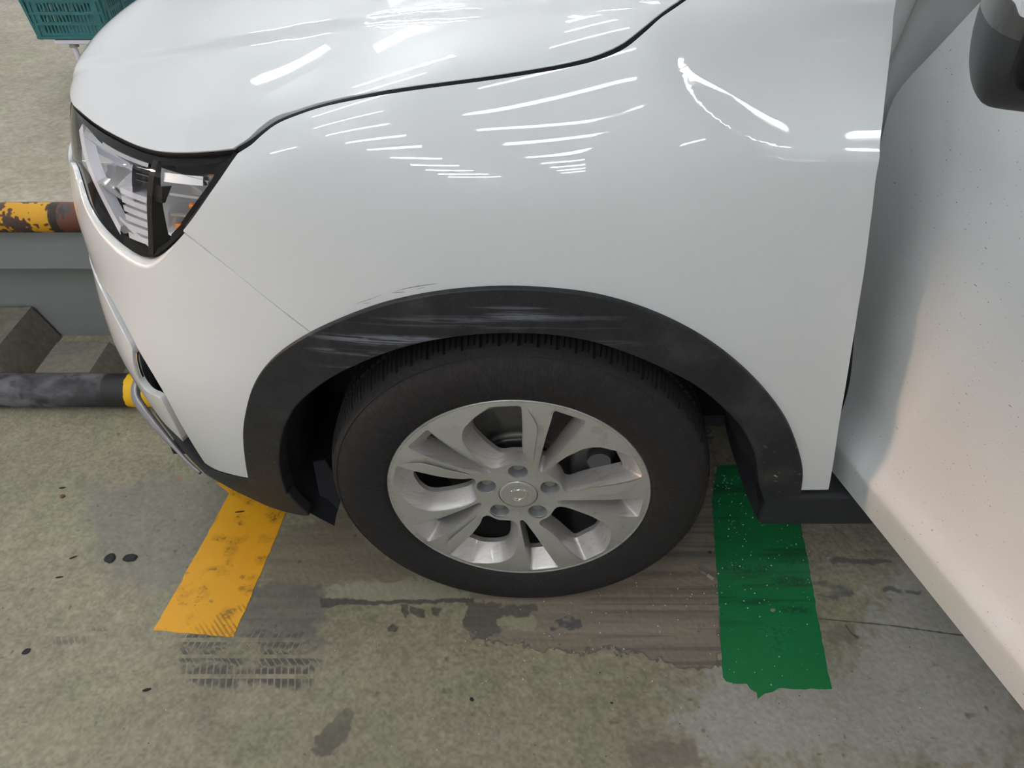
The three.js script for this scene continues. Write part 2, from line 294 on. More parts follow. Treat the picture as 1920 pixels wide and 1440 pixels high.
const floorMap = dataTex(2048, 1290, (u, v, o) => {
  const x = mix(NX0, NX1, u), z = mix(NZ0, NZ1, v);
  floorTone(x, z, o);
  const n1 = fbm(x * 14, z * 34, 3), n2 = vnoise(x * 120, z * 150), hz = fbm(x * 3.5 + 9, z * 95, 3);
  let k;
  if ((k = cover('rightGrey', x, z, .05, .12))) mixTo(o, 164 + n2 * 12, 162 + n2 * 12, 160 + n2 * 12, k * .62);
  if ((k = cover('greyLeft', x, z, .03, .08))) mixTo(o, 116 + n2 * 16, 114 + n2 * 16, 107 + n2 * 14, k * .62);
  if ((k = cover('brownLeft', x, z, .012, .03))) mixTo(o, 112 + hz * 20, 102 + hz * 18, 86 + hz * 16, k * .85);
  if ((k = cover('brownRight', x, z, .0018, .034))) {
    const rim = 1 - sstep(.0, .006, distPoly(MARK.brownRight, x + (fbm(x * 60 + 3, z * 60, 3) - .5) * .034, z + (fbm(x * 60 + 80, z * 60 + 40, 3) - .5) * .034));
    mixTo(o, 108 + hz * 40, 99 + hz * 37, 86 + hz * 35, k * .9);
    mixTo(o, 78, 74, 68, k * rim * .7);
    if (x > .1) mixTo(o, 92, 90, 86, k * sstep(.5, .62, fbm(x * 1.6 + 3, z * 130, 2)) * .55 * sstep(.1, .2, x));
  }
  if ((k = cover('palePatch', x, z, .003, .016))) mixTo(o, 142 + n2 * 10, 140 + n2 * 10, 120 + n2 * 10, k * .8);
  if ((k = cover('darkZone', x, z, .014, .04))) mixTo(o, 84 + hz * 36, 80 + hz * 36, 74 + hz * 34, k * (.55 + .4 * n1));
  if ((k = cover('darkLine', x, z, .002, .010))) mixTo(o, 74, 70, 64, k * .8);
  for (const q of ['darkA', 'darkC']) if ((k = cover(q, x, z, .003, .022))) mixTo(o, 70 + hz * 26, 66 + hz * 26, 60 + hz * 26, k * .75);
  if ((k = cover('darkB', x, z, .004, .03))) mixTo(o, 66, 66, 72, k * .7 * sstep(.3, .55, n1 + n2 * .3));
  if ((k = cover('island', x, z, .0018, .016))) mixTo(o, 146, 142, 118, k * .9);
  for (const q of ['blotch1', 'blotch2', 'blotch3', 'blotch4']) if ((k = cover(q, x, z, .0016, .012))) mixTo(o, 70, 66, 58, k * (.55 + .4 * n2));
  if ((k = cover('stainBL', x, z, .004, .03))) mixTo(o, 88, 84, 76, k * (.35 + .5 * n1));
  if ((k = cover('stainBR', x, z, .004, .016))) mixTo(o, 110, 102, 90, k * .6);
  for (const q of ['markR1', 'markR2', 'markR3']) if ((k = cover(q, x, z, .0025, .012))) mixTo(o, 92, 90, 88, k * .75);
  if ((k = cover('markR4', x, z, .006, .03))) mixTo(o, 84, 82, 84, k * .75 * sstep(.35, .6, n1));
  if ((k = cover('ringR', x, z, .005, .03))) {
    mixTo(o, 112, 106, 94, k * .6);
    const e = Math.abs(fbm(x * 18, z * 18, 3) - .5); mixTo(o, 66, 60, 54, k * (1 - sstep(.0, .05, e)) * .85);
  }
  if ((k = cover('rust', x, z, .004, .01))) mixTo(o, 150, 112, 84, k * .6);
  k = Math.max(treadPrint('tread1', x, z, .0125, .25), treadPrint('tread2', x, z, .0135, -.9), treadPrint('tread3', x, z, .0125, -.2));
  if (k) mixTo(o, 76, 72, 70, k * .85);
  if ((k = treadPrint('tread0', x, z, .012, -.7))) mixTo(o, 96, 92, 82, k * .6);
  if (x > .55) { const d = distPoly(MARK.seam, x, z, false); mixTo(o, 84, 82, 80, 1 - sstep(.0006, .0022, d + (n2 - .5) * .0012)); }
  const s = vnoise(x * 75 + 5, z * 75), t = vnoise(x * 31, z * 33);   // pits and crumbs of dirt
  if (s > .91 && t > .62) mixTo(o, 66, 62, 54, (s - .91) * 6);
  const f = Math.abs(fbm(x * 11 + 60, z * 15 + 20, 4) - .5); if (f < .006) mixTo(o, 104, 100, 90, .35 * (1 - f / .006));
}, true, false);
const floorBump = dataTex(1024, 645, (u, v, o) => { const x = mix(NX0, NX1, u), z = mix(NZ0, NZ1, v); o[0] = o[1] = o[2] = 255 * clamp(.55 * fbm(x * 40, z * 48, 4) + .45 * vnoise(x * 170, z * 170), 0, 1); }, false, false);
const concreteTile = dataTex(512, 512, (u, v, o) => { floorTone(u * 2.2, v * 2.2, o); });
concreteTile.repeat.set(.45, .45);
const floorMat = new THREE.MeshStandardMaterial({ map: floorMap, bumpMap: floorBump, bumpScale: .0022, roughness: .74 });
const concreteMat = new THREE.MeshStandardMaterial({ map: concreteTile, roughness: .8 });
const wallMat = new THREE.MeshStandardMaterial({ color: new THREE.Color(.74, .75, .76), roughness: .9 });
const ceilMat = new THREE.MeshStandardMaterial({ color: new THREE.Color(.60, .60, .59), roughness: .9 });
const HX0 = -6, HX1 = 7, HZ0 = -10, HZ1 = 17, HY = 4.4;
{
  const g = box(NX1 - NX0, .1, NZ1 - NZ0, (NX0 + NX1) / 2, -.05, (NZ0 + NZ1) / 2), p = g.attributes.position, n = g.attributes.normal, uv = g.attributes.uv;
  for (let i = 0; i < p.count; i++) uv.setXY(i, (p.getX(i) - NX0) / (NX1 - NX0), (p.getZ(i) - NZ0) / (NZ1 - NZ0));
  struct('floor', g, floorMat);
  const slabs = [[HX0, HX1, NZ1, HZ1], [HX0, HX1, HZ0, NZ0], [HX0, NX0, NZ0, NZ1], [NX1, HX1, NZ0, NZ1]].map(([a, b, c, d]) => { const q = box(b - a, .1, d - c, (a + b) / 2, -.05, (c + d) / 2), P = q.attributes.position, U = q.attributes.uv; for (let i = 0; i < P.count; i++) U.setXY(i, P.getX(i), P.getZ(i)); return q; });
  struct('floor', merged(slabs), concreteMat);
}
struct('ceiling', box(HX1 - HX0 + .4, .2, HZ1 - HZ0 + .4, (HX0 + HX1) / 2, HY + .1, (HZ0 + HZ1) / 2), ceilMat);
struct('wall_right', box(.2, HY, HZ1 - HZ0, HX1 + .1, HY / 2, (HZ0 + HZ1) / 2), wallMat);
struct('wall_back', box(HX1 - HX0 + .4, HY, .2, (HX0 + HX1) / 2, HY / 2, HZ0 - .1), wallMat);
struct('wall_front', box(HX1 - HX0 + .4, HY, .2, (HX0 + HX1) / 2, HY / 2, HZ1 + .1), wallMat);
const WIN = { z0: -1.6, z1: 1.4, y0: 1.16, y1: 1.66 };               // a low strip opening in the left wall, where late sun comes in
struct('wall_left', merged([
  box(.2, WIN.y0, HZ1 - HZ0, HX0 - .1, WIN.y0 / 2, (HZ0 + HZ1) / 2), box(.2, HY - WIN.y1, HZ1 - HZ0, HX0 - .1, (HY + WIN.y1) / 2, (HZ0 + HZ1) / 2),
  box(.2, WIN.y1 - WIN.y0, WIN.z0 - HZ0, HX0 - .1, (WIN.y0 + WIN.y1) / 2, (HZ0 + WIN.z0) / 2), box(.2, WIN.y1 - WIN.y0, HZ1 - WIN.z1, HX0 - .1, (WIN.y0 + WIN.y1) / 2, (WIN.z1 + HZ1) / 2)]), wallMat);
const steelMat = new THREE.MeshStandardMaterial({ color: new THREE.Color(.55, .56, .58), roughness: .4, metalness: .6 });
struct('window_1', merged([box(.06, .03, WIN.z1 - WIN.z0, HX0 - .1, WIN.y0 + .015, (WIN.z0 + WIN.z1) / 2), box(.06, .03, WIN.z1 - WIN.z0, HX0 - .1, WIN.y1 - .015, (WIN.z0 + WIN.z1) / 2)]), steelMat);
// strip lamps in rows down the hall
{
  const caseMat = new THREE.MeshStandardMaterial({ color: new THREE.Color(.75, .75, .75), roughness: .5 });
  const glowMat = new THREE.MeshStandardMaterial({ color: 0xffffff, emissive: LAMP_TINT, emissiveIntensity: LAMP_GLOW, roughness: .4 });
  const rows = [-8.2, -6.5, -4.8, -3.1, -1.5, .4, 1.9, 3.6, 5.3, 7.4, 9.5, 11.6, 13.7, 15.8], spots = [];
  for (const z of rows) { spots.push([-2.1, z, 1.2]); spots.push([-.5, z, .3]); }
  spots.push([1.95, .85, .4], [.57, 11.7, .3], [4.2, -3.1, 1.2], [4.2, 6.2, 1.2], [4.2, 12.8, 1.2], [-4.6, -8.2, 1.2], [-4.6, 2.5, 1.2]);
  for (const [x, z, len] of spots) {
    const t = thing('strip_lamp', 'white fluorescent strip lamp hanging under the hall ceiling', 'lamp', [x, LAMP_Y, z], 'ceiling strip lamps');
    part('housing', box(len + .06, .05, .17, 0, .045, 0, .008), caseMat, t); part('diffuser_lamp', box(len, .15, .075, 0, -.05, 0, .012), glowMat, t);
    for (const k of [-1, 1]) part('hanger', box(.008, HY - LAMP_Y - .07, .008, k * len * .33, (HY - LAMP_Y + .07) / 2, 0), caseMat, t);
    const l = new THREE.RectAreaLight(LAMP_TINT, LAMP_POWER, len, .075); l.position.set(x, LAMP_Y - .13, z); l.lookAt(x, 0, z); scene.add(l);
  }
}
// ---------- the car ----------
const paint = new THREE.MeshPhysicalMaterial({ color: new THREE.Color(.69, .705, .72), roughness: .38, clearcoat: 1, clearcoatRoughness: .015, ior: 1.5 });
const dustMap0 = dataTex(1024, 1024, (u, v, o) => {                  // road dirt: sparse dark flecks on white
  o[0] = o[1] = o[2] = 255; const a = vnoise(u * 190, v * 190), b = vnoise(u * 60 + 7, v * 60), c = vnoise(u * 300 + 20, v * 300);
  if (a > .955 && b > .55) mixTo(o, 120, 104, 86, .75); else if (c > .985) mixTo(o, 150, 140, 128, .6);
});
dustMap0.repeat.set(2, 2);
const paintDusty = paint.clone(); paintDusty.map = dustMap0;
const plastic = new THREE.MeshPhysicalMaterial({ color: new THREE.Color(.024, .025, .028), roughness: .55, specularIntensity: .6 });
const blackTrim = new THREE.MeshPhysicalMaterial({ color: new THREE.Color(.006, .006, .007), roughness: .6, specularIntensity: .35 });
const felt = new THREE.MeshStandardMaterial({ color: new THREE.Color(.016, .017, .022), roughness: .95 });
const chrome = new THREE.MeshStandardMaterial({ color: new THREE.Color(.85, .85, .87), roughness: .08, metalness: 1 });
const softChrome = new THREE.MeshStandardMaterial({ color: new THREE.Color(.70, .70, .73), roughness: .22, metalness: .9 });
const smoke = new THREE.MeshStandardMaterial({ color: new THREE.Color(.06, .06, .07), roughness: .3, metalness: .5 });
const clearLens = new THREE.MeshPhysicalMaterial({ color: 0xffffff, roughness: .02, transmission: 1, thickness: 0, ior: 1.28 });
const car = thing('car', 'white car parked with its front left door open and a scuffed wheel arch', 'car');
const C = {
  gap: [[-.3591, .7198], [-.3398, .7492], [-.3239, .7903], [-.3037, .8335], [-.2782, .8585], [-.246, .8799], [-.1788, .8987], [-.1126, .9126], [-.0477, .9267], [.0169, .9433], [.0618, .9564], [.0911, .9694], [.1196, .9935], [.1452, 1.0431], [.1709, 1.1085], [.1955, 1.1532], [.25, 1.22], [.31, 1.28], [.38, 1.335], [.44, 1.375]],
  lampSide: [[-.3591, .7198], [-.3842, .6306], [-.4134, .5323], [-.4644, .3483]],
  joint: [[-.4649, .3413], [-.4022, .1499], [-.3538, -.0044], [-.2936, -.1846]],
  rear: [[.5363, -.9523], [.5238, -.8619], [.5001, -.6507], [.4787, -.3519], [.4609, -.0396], [.4462, .2408], [.4321, .4658], [.4221, .6395], [.429, .7857], [.4342, .925], [.4345, 1.0228], [.4298, 1.089], [.432, 1.2], [.44, 1.375]],
  under: [[-.2936, -.1846], [-.27, -.25], [-.19, -.12], [-.10, -.017], [0, .017], [.1, -.017], [.2, -.17], [.3, -.406], [.37, -.627], [.42, -.80], [.455, -.951]],
  hoodGap: [[-.5338, 1.3099], [-.4868, 1.2793], [-.4582, 1.2477], [-.4166, 1.2098], [-.3652, 1.1936], [-.3106, 1.1764], [-.1982, 1.1586], [-.0956, 1.1455], [.0013, 1.133], [.0942, 1.1177], [.1566, 1.105], [.195, 1.0926], [.2313, 1.0712], [.2628, 1.0321], [.2947, .9844], [.3179, .9576], [.37, .91], [.44, .868], [.54, .83]],
  hoodFront: [[-.5338, 1.3099], [-.5905, 1.3091], [-.6754, 1.3012], [-.7672, 1.2805], [-.8463, 1.2414], [-.9387, 1.1746], [-1.0559, 1.0788], [-1.173, .9677], [-1.2651, .8748], [-1.36, .68], [-1.42, .4], [-1.43, 0]],
  nJoint: [[.3855, .7712], [.265, .7331], [.1771, .6957], [.073, .645]],
  nUnder: [[.073, .645], [.043, .635], [.134, .60], [.187, .567], [.229, .53], [.27, .478], [.30, .425], [.34, .35], [.372, .287]],
  nBottom: [[.372, .287], [.3936, .2856], [.4758, .2758], [.5545, .2668], [.5893, .2701]],
  nCrease: [[.5893, .2701], [.5793, .3812], [.578, .4494], [.5907, .479], [.615, .5075], [.6454, .5304], [.6716, .5512], [.7083, .5704], [.7515, .5874], [.8054, .5976], [.867, .6017], [.9105, .6049], [1.1, .607], [1.5, .61], [1.972, .61]],
  nTop: [[1.972, .735], [1.6, .738], [1.25, .742], [1.10, .752], [1.0, .770]],
  lampBot: [[1.0, .770], [.958, .770], [.9286, .7598], [.887, .7342], [.8163, .7193], [.7343, .71], [.6653, .7052], [.6, .7025], [.5636, .7041], [.5333, .711], [.4952, .7246], [.4526, .7426], [.3863, .7728]],
  lampTop: [[.2163, .8906], [.2726, .8824], [.3578, .8725], [.4529, .8637], [.5483, .8593], [.6722, .8553], [.8327, .8493], [1.0022, .842], [1.1427, .8333], [1.25, .826]],
  lampR: [[.3847, .7761], [.2928, .8306], [.2423, .8628], [.2163, .8906]],
};
// front wing with its crest and haunch line
const fenderPoly = outline(.012, C.rear, [C.rear.at(-1), C.gap.at(-1)], C.gap.slice().reverse(), C.lampSide, C.joint, C.under, [C.under.at(-1), C.rear[0]]);
const fender = part('front_fender', skin('fender', fenderPoly, .011, .018, { r: .0007, hem: .012 }), paint, car);
part('front_fender', new THREE.BufferGeometry().copy(fender.geometry).applyMatrix4(new THREE.Matrix4().set(1, 0, 0, 0, 0, 1, 0, 0, 0, 0, -1, 2 * CZ, 0, 0, 0, 1)), paint, car);
{ const g = car.children.at(-1).geometry, ix = g.index; for (let i = 0; i < ix.count; i += 3) { const t = ix.getX(i + 1); ix.setX(i + 1, ix.getX(i + 2)); ix.setX(i + 2, t); } const n = g.attributes.normal; }
// bonnet
const hoodPoly = outline(.02, C.hoodGap, [C.hoodGap.at(-1), [.54, 0]], [[.54, 0], [-1.43, 0]], C.hoodFront.slice().reverse());
part('hood', skin('hood', hoodPoly, .022, .022, { mirror: true, hem: .014, r: .0009 }), paint, car);
// dark rubber gutter in the joint between bonnet and wing
{
  const pts = []; for (const [u, v] of curve2(C.gap, .03)) { const p = DOM.fender.at(u, v), n = bodyN(p), q = DOM.fender.at(u, v + .012).sub(p).normalize(); pts.push(p.addScaledVector(n, -.008).addScaledVector(q, .005).toArray()); }
  part('hood_gap_seal', tube(pts, .0072, 120, 8), blackTrim, car);
}
// bumper skin, the lower front blade, the black lower trim
const shelfOut = C.lampBot.map(([u, v], i) => { const k = Math.sin(Math.PI * clamp((i + .25) / (C.lampBot.length - .5), 0, 1)) ** .7, dx = (u - .62) * .55, dy = v - .80, l = Math.hypot(dx, dy); return [u + dx / l * .026 * k, v + dy / l * .015 * k]; });
const bumperPoly = outline(.014, C.nJoint, C.nUnder, C.nBottom, C.nCrease, [[1.972, .61], [1.972, .735]], [...C.nTop.slice(0, -1), shelfOut[0]], shelfOut, [shelfOut.at(-1), C.nJoint[0]]);
{ // rolled shelf that leads in under the headlamp
  const a = curve2(shelfOut, .012), n = a.length, b = (() => { const c = new THREE.CatmullRomCurve3(C.lampBot.map(p => V(p[0], p[1], 0)), false, 'centripetal').getSpacedPoints(n - 1); return c.map(p => [p.x, p.y]); })(), R = [0, 1, 2, 3, 4, 5, 6, 7].map(() => []);
  for (let i = 0; i < n; i++) { const p = DOM.nose.at(...a[i]), q = DOM.nose.at(...b[i]), np = bodyN(p), nq = bodyN(q); for (let k = 0; k < 8; k++) { const t = k / 7, th = t * Math.PI / 2; R[k].push(p.clone().lerp(q, Math.sin(th)).addScaledVector(np.clone().lerp(nq, t).normalize(), .0002 - .017 * (1 - Math.cos(th)))); } }
  const m = paint.clone(); m.side = THREE.DoubleSide; part('lamp_shelf', loftRings(R, false), m, car);
}
part('front_bumper', skin('nose', bumperPoly, .016, .009, { mirror: true, r: .0007 }), paint, car);
const bladePoly = outline(.014, [[1.972, .60], [1.5, .60], [1.1, .597], [.93, .594], [.885, .589], [.825, .582], [.775, .568], [.735, .552], [.70, .537], [.684, .527]], [[.684, .527], [.6964, .5032], [.7082, .4792], [.715, .4554], [.7084, .4403], [.6813, .4338], [.6327, .4408], [.614, .4406]], [[.614, .4406], [.6156, .4], [.6256, .36], [.6437, .3168]], [[.6437, .3168], [.67, .325], [.72, .33], [.9, .33], [1.972, .33]]);
part('bumper_blade', skin('nose', bladePoly, .016, .009, { mirror: true, off: .001 }), paint, car);
part('bumper_lower_trim', skin('nose', outline(.014, [[.285, .281], [.32, .280], [.4011, .2768], [.4831, .2664], [.5634, .2546], [.60, .252], [.63, .2756], [.68, .31], [.9, .315], [1.972, .315]], [[1.972, .17], [.9, .17], [.72, .185], [.5985, .2126], [.5223, .2106], [.4558, .2036], [.4022, .1924], [.3273, .186], [.252, .1924], [.268, .222], [.281, .2516]]), .016, .009, { mirror: true, off: .003, hem: .02, r: .003 }), plastic, car);
{ // grey splitter lip round the lower edge
  const pts = [[-.590, .248, -.124], [-.615, .2545, -.143], [-.657, .268, -.181], [-.700, .279, -.222], [-.727, .285, -.25], [-.758, .2925, -.288], [-.770, .294, -.35], [-.774, .293, -.48], [-.776, .29, -.65], [-.778, .29, CZ]];
  const c = new THREE.CatmullRomCurve3(pts.map(p => V(...p)), false, 'centripetal'), rings = [];
  for (let i = 0; i <= 60; i++) { const p = c.getPointAt(i / 60), t = c.getTangentAt(i / 60), o = V(t.z, 0, -t.x).normalize().multiplyScalar(-1), w = mix(.35, 1, sstep(0, .25, i / 60)); rings.push([...Array(12).keys()].map(k => { const a = k / 12 * Math.PI * 2; return p.clone().addScaledVector(o, -.010 + Math.cos(a) * .009 * w).add(V(0, Math.sin(a) * .010 * w, 0)); })); }
  const g = loftRings(rings), m = g.clone().applyMatrix4(new THREE.Matrix4().set(1, 0, 0, 0, 0, 1, 0, 0, 0, 0, -1, 2 * CZ, 0, 0, 0, 1));
  part('splitter_lip', merged([g, m]), new THREE.MeshStandardMaterial({ color: new THREE.Color(.30, .28, .29), roughness: .35, metalness: .4, side: THREE.DoubleSide }), car);
}
// fog lamp pocket behind the opening
part('fog_lamp_pocket', skin('nose', outline(.02, [[.56, .42], [.56, .56], [.74, .56], [.74, .42]], [[.74, .42], [.56, .42]]), .02, .012, { off: -.03, hem: 0 }), blackTrim, car);
part('fog_lamp_ring', tube([[.715, .455], [.712, .475], [.702, .50], [.69, .518]].map(([u, v]) => DOM.nose.at(u, v).addScaledVector(bodyN(DOM.nose.at(u, v)), -.006).toArray()), .005, 20, 8), chrome, car);
// grille between the lamps
part('grille', skin('nose', outline(.02, [[1.972, .74], [1.972, .84]], [[1.972, .84], [1.25, .83]], [[1.25, .83], [1.25, .745]], [[1.25, .745], [1.972, .74]]), .03, .012, { off: -.012, mirror: true, hem: .02 }), blackTrim, car);
// wheel-arch cladding with its scuffs
const cladOut = [[-.4786, .2821], [-.4653, .3516], [-.4472, .4292], [-.4285, .4833], [-.4045, .5368], [-.379, .5759], [-.3474, .6094], [-.2959, .6489], [-.2405, .6818], [-.1849, .7081], [-.125, .7264], [-.0673, .7362], [-.0105, .7396], [.0462, .7371], [.0961, .7303], [.1473, .7156], [.2006, .6922], [.2575, .6574], [.3112, .6131], [.3619, .56], [.4098, .4965], [.4472, .4262], [.4701, .3696], [.4843, .3107]];
const cladIn = [[-.4135, .272], [-.4091, .3378], [-.3915, .4152], [-.3709, .4703], [-.3446, .5143], [-.2985, .562], [-.2527, .5965], [-.1936, .6301], [-.1303, .6551], [-.0698, .6681], [-.0105, .6729], [.0486, .6701], [.1011, .6595], [.1554, .6379], [.2123, .6081], [.2644, .5734], [.313, .5265], [.3519, .4786], [.3807, .4267], [.4096, .34], [.4313, .29]];
const scuffs = [[-.19, .652, .11, .010, .95], [-.235, .628, .07, .006, .8], [-.14, .660, .09, .004, .8], [-.03, .6955, .13, .005, .5], [-.10, .6905, .10, .004, .55], [.0, .7005, .05, .008, .8], [.045, .697, .10, .004, .5], [-.012, .7135, .055, .003, .7], [-.05, .681, .2, .0035, .35], [.13, .655, .05, .006, .45], [-.255, .60, .06, .003, .4], [.09, .70, .06, .003, .35]];
const cladMap = dataTex(1024, 600, (u, v, o) => {
  const x = mix(-.52, .52, u), y = mix(.17, .77, v), n = fbm(x * 60, y * 60, 3), m = vnoise(x * 500, y * 500);
  const g = 41 + (n - .5) * 12 + (m - .5) * 9; o[0] = g - 1; o[1] = g; o[2] = g + 3;
  const dust = clamp(fbm(x * 14 + 5, y * 14, 4) - .52, 0, 1) * 60; o[0] += dust; o[1] += dust * .93; o[2] += dust * .8;
  for (const [cx, cy, w, h, a] of scuffs) {
    const dx = (x - cx) / w, dy = (y - cy) / h, e = dx * dx + dy * dy; if (e > 1.6) continue;
    const st = fbm(x * 20 + cx * 90, y * 900, 2), k = a * clamp(1.25 - e, 0, 1) * sstep(.38, .66, st + vnoise(x * 120, y * 300) * .15);
    o[0] += (112 - o[0]) * k; o[1] += (114 - o[1]) * k; o[2] += (126 - o[2]) * k;
  }
  if (vnoise(x * 190 + 3, y * 190) > .93 && y < .45) { o[0] += 50; o[1] += 46; o[2] += 36; }
}, true, false);
const cladUV = p => [(p.x + .52) / 1.04, (p.y - .17) / .6];
const cladMat = new THREE.MeshPhysicalMaterial({ map: cladMap, roughness: .5, specularIntensity: .6 });
part('wheel_arch_trim', skin('side', outline(.008, cladOut, [cladOut.at(-1), cladIn.at(-1)], cladIn.slice().reverse(), [cladIn[0], cladOut[0]]), .009, .009, { off: .0085, r: .003, hem: .03, uvOf: cladUV }), cladMat, car);
// paint scratches above the arch
{
  const mk = (pts, w) => { const c = new THREE.CatmullRomCurve3(pts.map(([x, y]) => { const p = DOM.side.at(x, y); return p.addScaledVector(bodyN(p), .00025); })); const R = []; const n = 24; for (let i = 0; i <= n; i++) { const p = c.getPointAt(i / n), k = w * Math.sin(Math.PI * (i + .3) / (n + .6)) * (.4 + .6 * vnoise(i * .9, pts[0][0] * 99)); R.push([p.clone().add(V(0, k, 0)), p.clone().add(V(0, -k, 0))]); } return loftRings(R, false); };
  const brown = new THREE.MeshStandardMaterial({ color: new THREE.Color(.20, .17, .13), roughness: .7, side: THREE.DoubleSide });
  for (const [pts, w] of [[[[-.1696, .7284], [-.1532, .7342], [-.124, .7412], [-.1053, .7442]], .0009], [[[-.1745, .7268], [-.163, .7281], [-.152, .7290]], .0008], [[[-.2276, .704], [-.2063, .7134], [-.1831, .7243]], .0005], [[[-.1391, .7335], [-.1244, .7385]], .0005], [[[-.215, .7068], [-.203, .7092]], .0004]]) part('paint_scratch', mk(pts, w), brown, car);
}
// headlamp
{
  const lamp = new THREE.Group(); lamp.name = 'headlamp'; car.add(lamp);
  const onLamp = (u, v, d) => { const p = DOM.nose.at(u, v); return p.addScaledVector(bodyN(p), -d); };
  const lampPoly = outline(.014, C.lampTop, [[1.25, .826], [1.25, .746]], [[1.25, .746], [1.10, .756], [1.0, .773]], C.lampBot.map(([a, b]) => [a, b + .002]), C.lampR.map(([a, b]) => [a + .004, b]));
  const inner = (k) => { const c = [.66, .79]; return lampPoly.map(([u, v]) => [mix(c[0], u, k), mix(c[1], v, k)]); };
  part('lens', skin('nose', lampPoly, .016, .008, { off: -.007, hem: 0 }), clearLens, lamp);
  part('housing', skin('nose', lampPoly, .016, .008, { off: -.075, hem: 0 }), smoke, lamp);
  { // side wall between lens rim and housing
    const a = [], b = []; for (const [u, v] of lampPoly) { a.push(onLamp(u, v, .006)); b.push(onLamp(u, v, .077)); }
    part('housing_wall', loftRings([a, b]), new THREE.MeshStandardMaterial({ color: new THREE.Color(.02, .02, .022), roughness: .35, side: THREE.DoubleSide }), lamp);
  }
  { // black rim frame lying under the lens edge
    const R = [0, 1].map(k => lampPoly.map(([u, v], i) => onLamp(mix(u, .60, k * (u < .45 ? .15 : .06)), mix(v, .785, k * .13), .009 + k * .006)));
    part('rim_frame', loftRings(R), new THREE.MeshPhysicalMaterial({ color: new THREE.Color(.010, .010, .012), roughness: .85, specularIntensity: .12, side: THREE.DoubleSide }), lamp);
  }
  // seal between bonnet and lamp
  const seal = []; for (const [u, v] of curve2([[.205, .893], ...C.lampTop], .02)) seal.push(onLamp(u, v + .006, .010).toArray());
  part('seal', tube(seal, .0075, 80, 8), blackTrim, lamp);
  const seal2 = []; for (const [u, v] of curve2(C.lampR, .02)) seal2.push(onLamp(u - .004, v + .001, .008).toArray());
  part('seal', tube(seal2, .006, 40, 8), blackTrim, lamp);
  // reflector bowls
  const bowl = (u0, u1, v0, v1, deep, mat, name) => { const R = []; for (let i = 0; i <= 16; i++) { const r = []; for (let j = 0; j <= 16; j++) { const a = i / 16, b = j / 16, e = 1 - Math.max(Math.abs(2 * a - 1), Math.abs(2 * b - 1)) ** 2.4; r.push(onLamp(mix(u0, u1, a), mix(v0, v1, b) , .014 + deep * e)); } R.push(r); } mat.side = THREE.DoubleSide; return part(name, loftRings(R, false), mat, lamp); };
  bowl(.60, .97, .775, .838, .05, chrome.clone(), 'reflector');
  bowl(.31, .475, .752, .850, .045, new THREE.MeshStandardMaterial({ color: new THREE.Color(.62, .62, .65), roughness: .2, metalness: .45 }), 'reflector');
  // divider strip and its hexagonal boss
  const strip = (a, b, w, d, t, mat, name) => { const R = []; for (let i = 0; i <= 14; i++) { const u = mix(a[0], b[0], i / 14), v = mix(a[1], b[1], i / 14); R.push([onLamp(u - w, v, d), onLamp(u + w, v, d), onLamp(u + w, v, d + t), onLamp(u - w, v, d + t)]); } return part(name, toCreasedNormals(loftRings(R), .5), mat, lamp); };
  strip([.487, .857], [.548, .713], .010, .008, .03, blackTrim, 'divider');
  strip([.492, .825], [.500, .800], .028, .012, .03, blackTrim, 'bulb_holder');
  // ribbed clear light guides
  const guide = new THREE.MeshPhysicalMaterial({ color: new THREE.Color(.88, .88, .95), roughness: .12, transmission: .35, thickness: 0, ior: 1.45 });
  for (let i = 0; i < 6; i++) { const v = .795 - i * .0135, du = .012 * i; strip([.535 + du * .3, v], [.655 - du * .2, v - .004], .0001, .016, .03, guide, 'light_guide'); const m = lamp.children.at(-1); const R = []; for (let k = 0; k <= 12; k++) { const u = mix(.525 + du * .35, .665 - du * .1, k / 12), vv = v - .005 * k / 12; R.push([onLamp(u, vv + .0045, .014), onLamp(u, vv - .0045, .014), onLamp(u, vv - .0045, .045), onLamp(u, vv + .0045, .045)]); } m.geometry = toCreasedNormals(loftRings(R), .5); }
  for (let i = 0; i < 3; i++) strip([.505, .842 - i * .009], [.575, .838 - i * .009], .0025, .012, .012, chrome, 'trim_fin');
  const hstrip = (u0, v0, u1, v1, h, d, t, mat, name) => { const R = []; for (let i = 0; i <= 12; i++) { const u = mix(u0, u1, i / 12), v = mix(v0, v1, i / 12); R.push([onLamp(u, v + h, d), onLamp(u, v - h, d), onLamp(u, v - h, d + t), onLamp(u, v + h, d + t)]); } return part(name, toCreasedNormals(loftRings(R), .5), mat, lamp); };
  const pearl = new THREE.MeshStandardMaterial({ color: new THREE.Color(.82, .82, .86), roughness: .18, metalness: .3 });
  hstrip(.468, .838, .330, .8475, .0065, .016, .012, pearl, 'chrome_band'); hstrip(.455, .815, .345, .822, .0018, .018, .006, chrome, 'chrome_band'); hstrip(.462, .783, .372, .792, .0018, .018, .006, chrome, 'chrome_band');
  hstrip(.80, .838, .53, .846, .0028, .014, .008, chrome, 'chrome_band'); hstrip(.70, .742, .565, .722, .003, .014, .01, pearl, 'chrome_band');
  // light strip along the inner edge, amber lamp
  { const R = []; for (let i = 0; i <= 24; i++) { const t = i / 24, u = mix(1.02, .70, t), v = mix(.826, .722, Math.pow(t, 1.25)); R.push([onLamp(u, v + .006, .014), onLamp(u, v - .006, .012), onLamp(u, v - .006, .03), onLamp(u, v + .006, .03)]); } part('daytime_light_guide', toCreasedNormals(loftRings(R), .5), guide, lamp); }
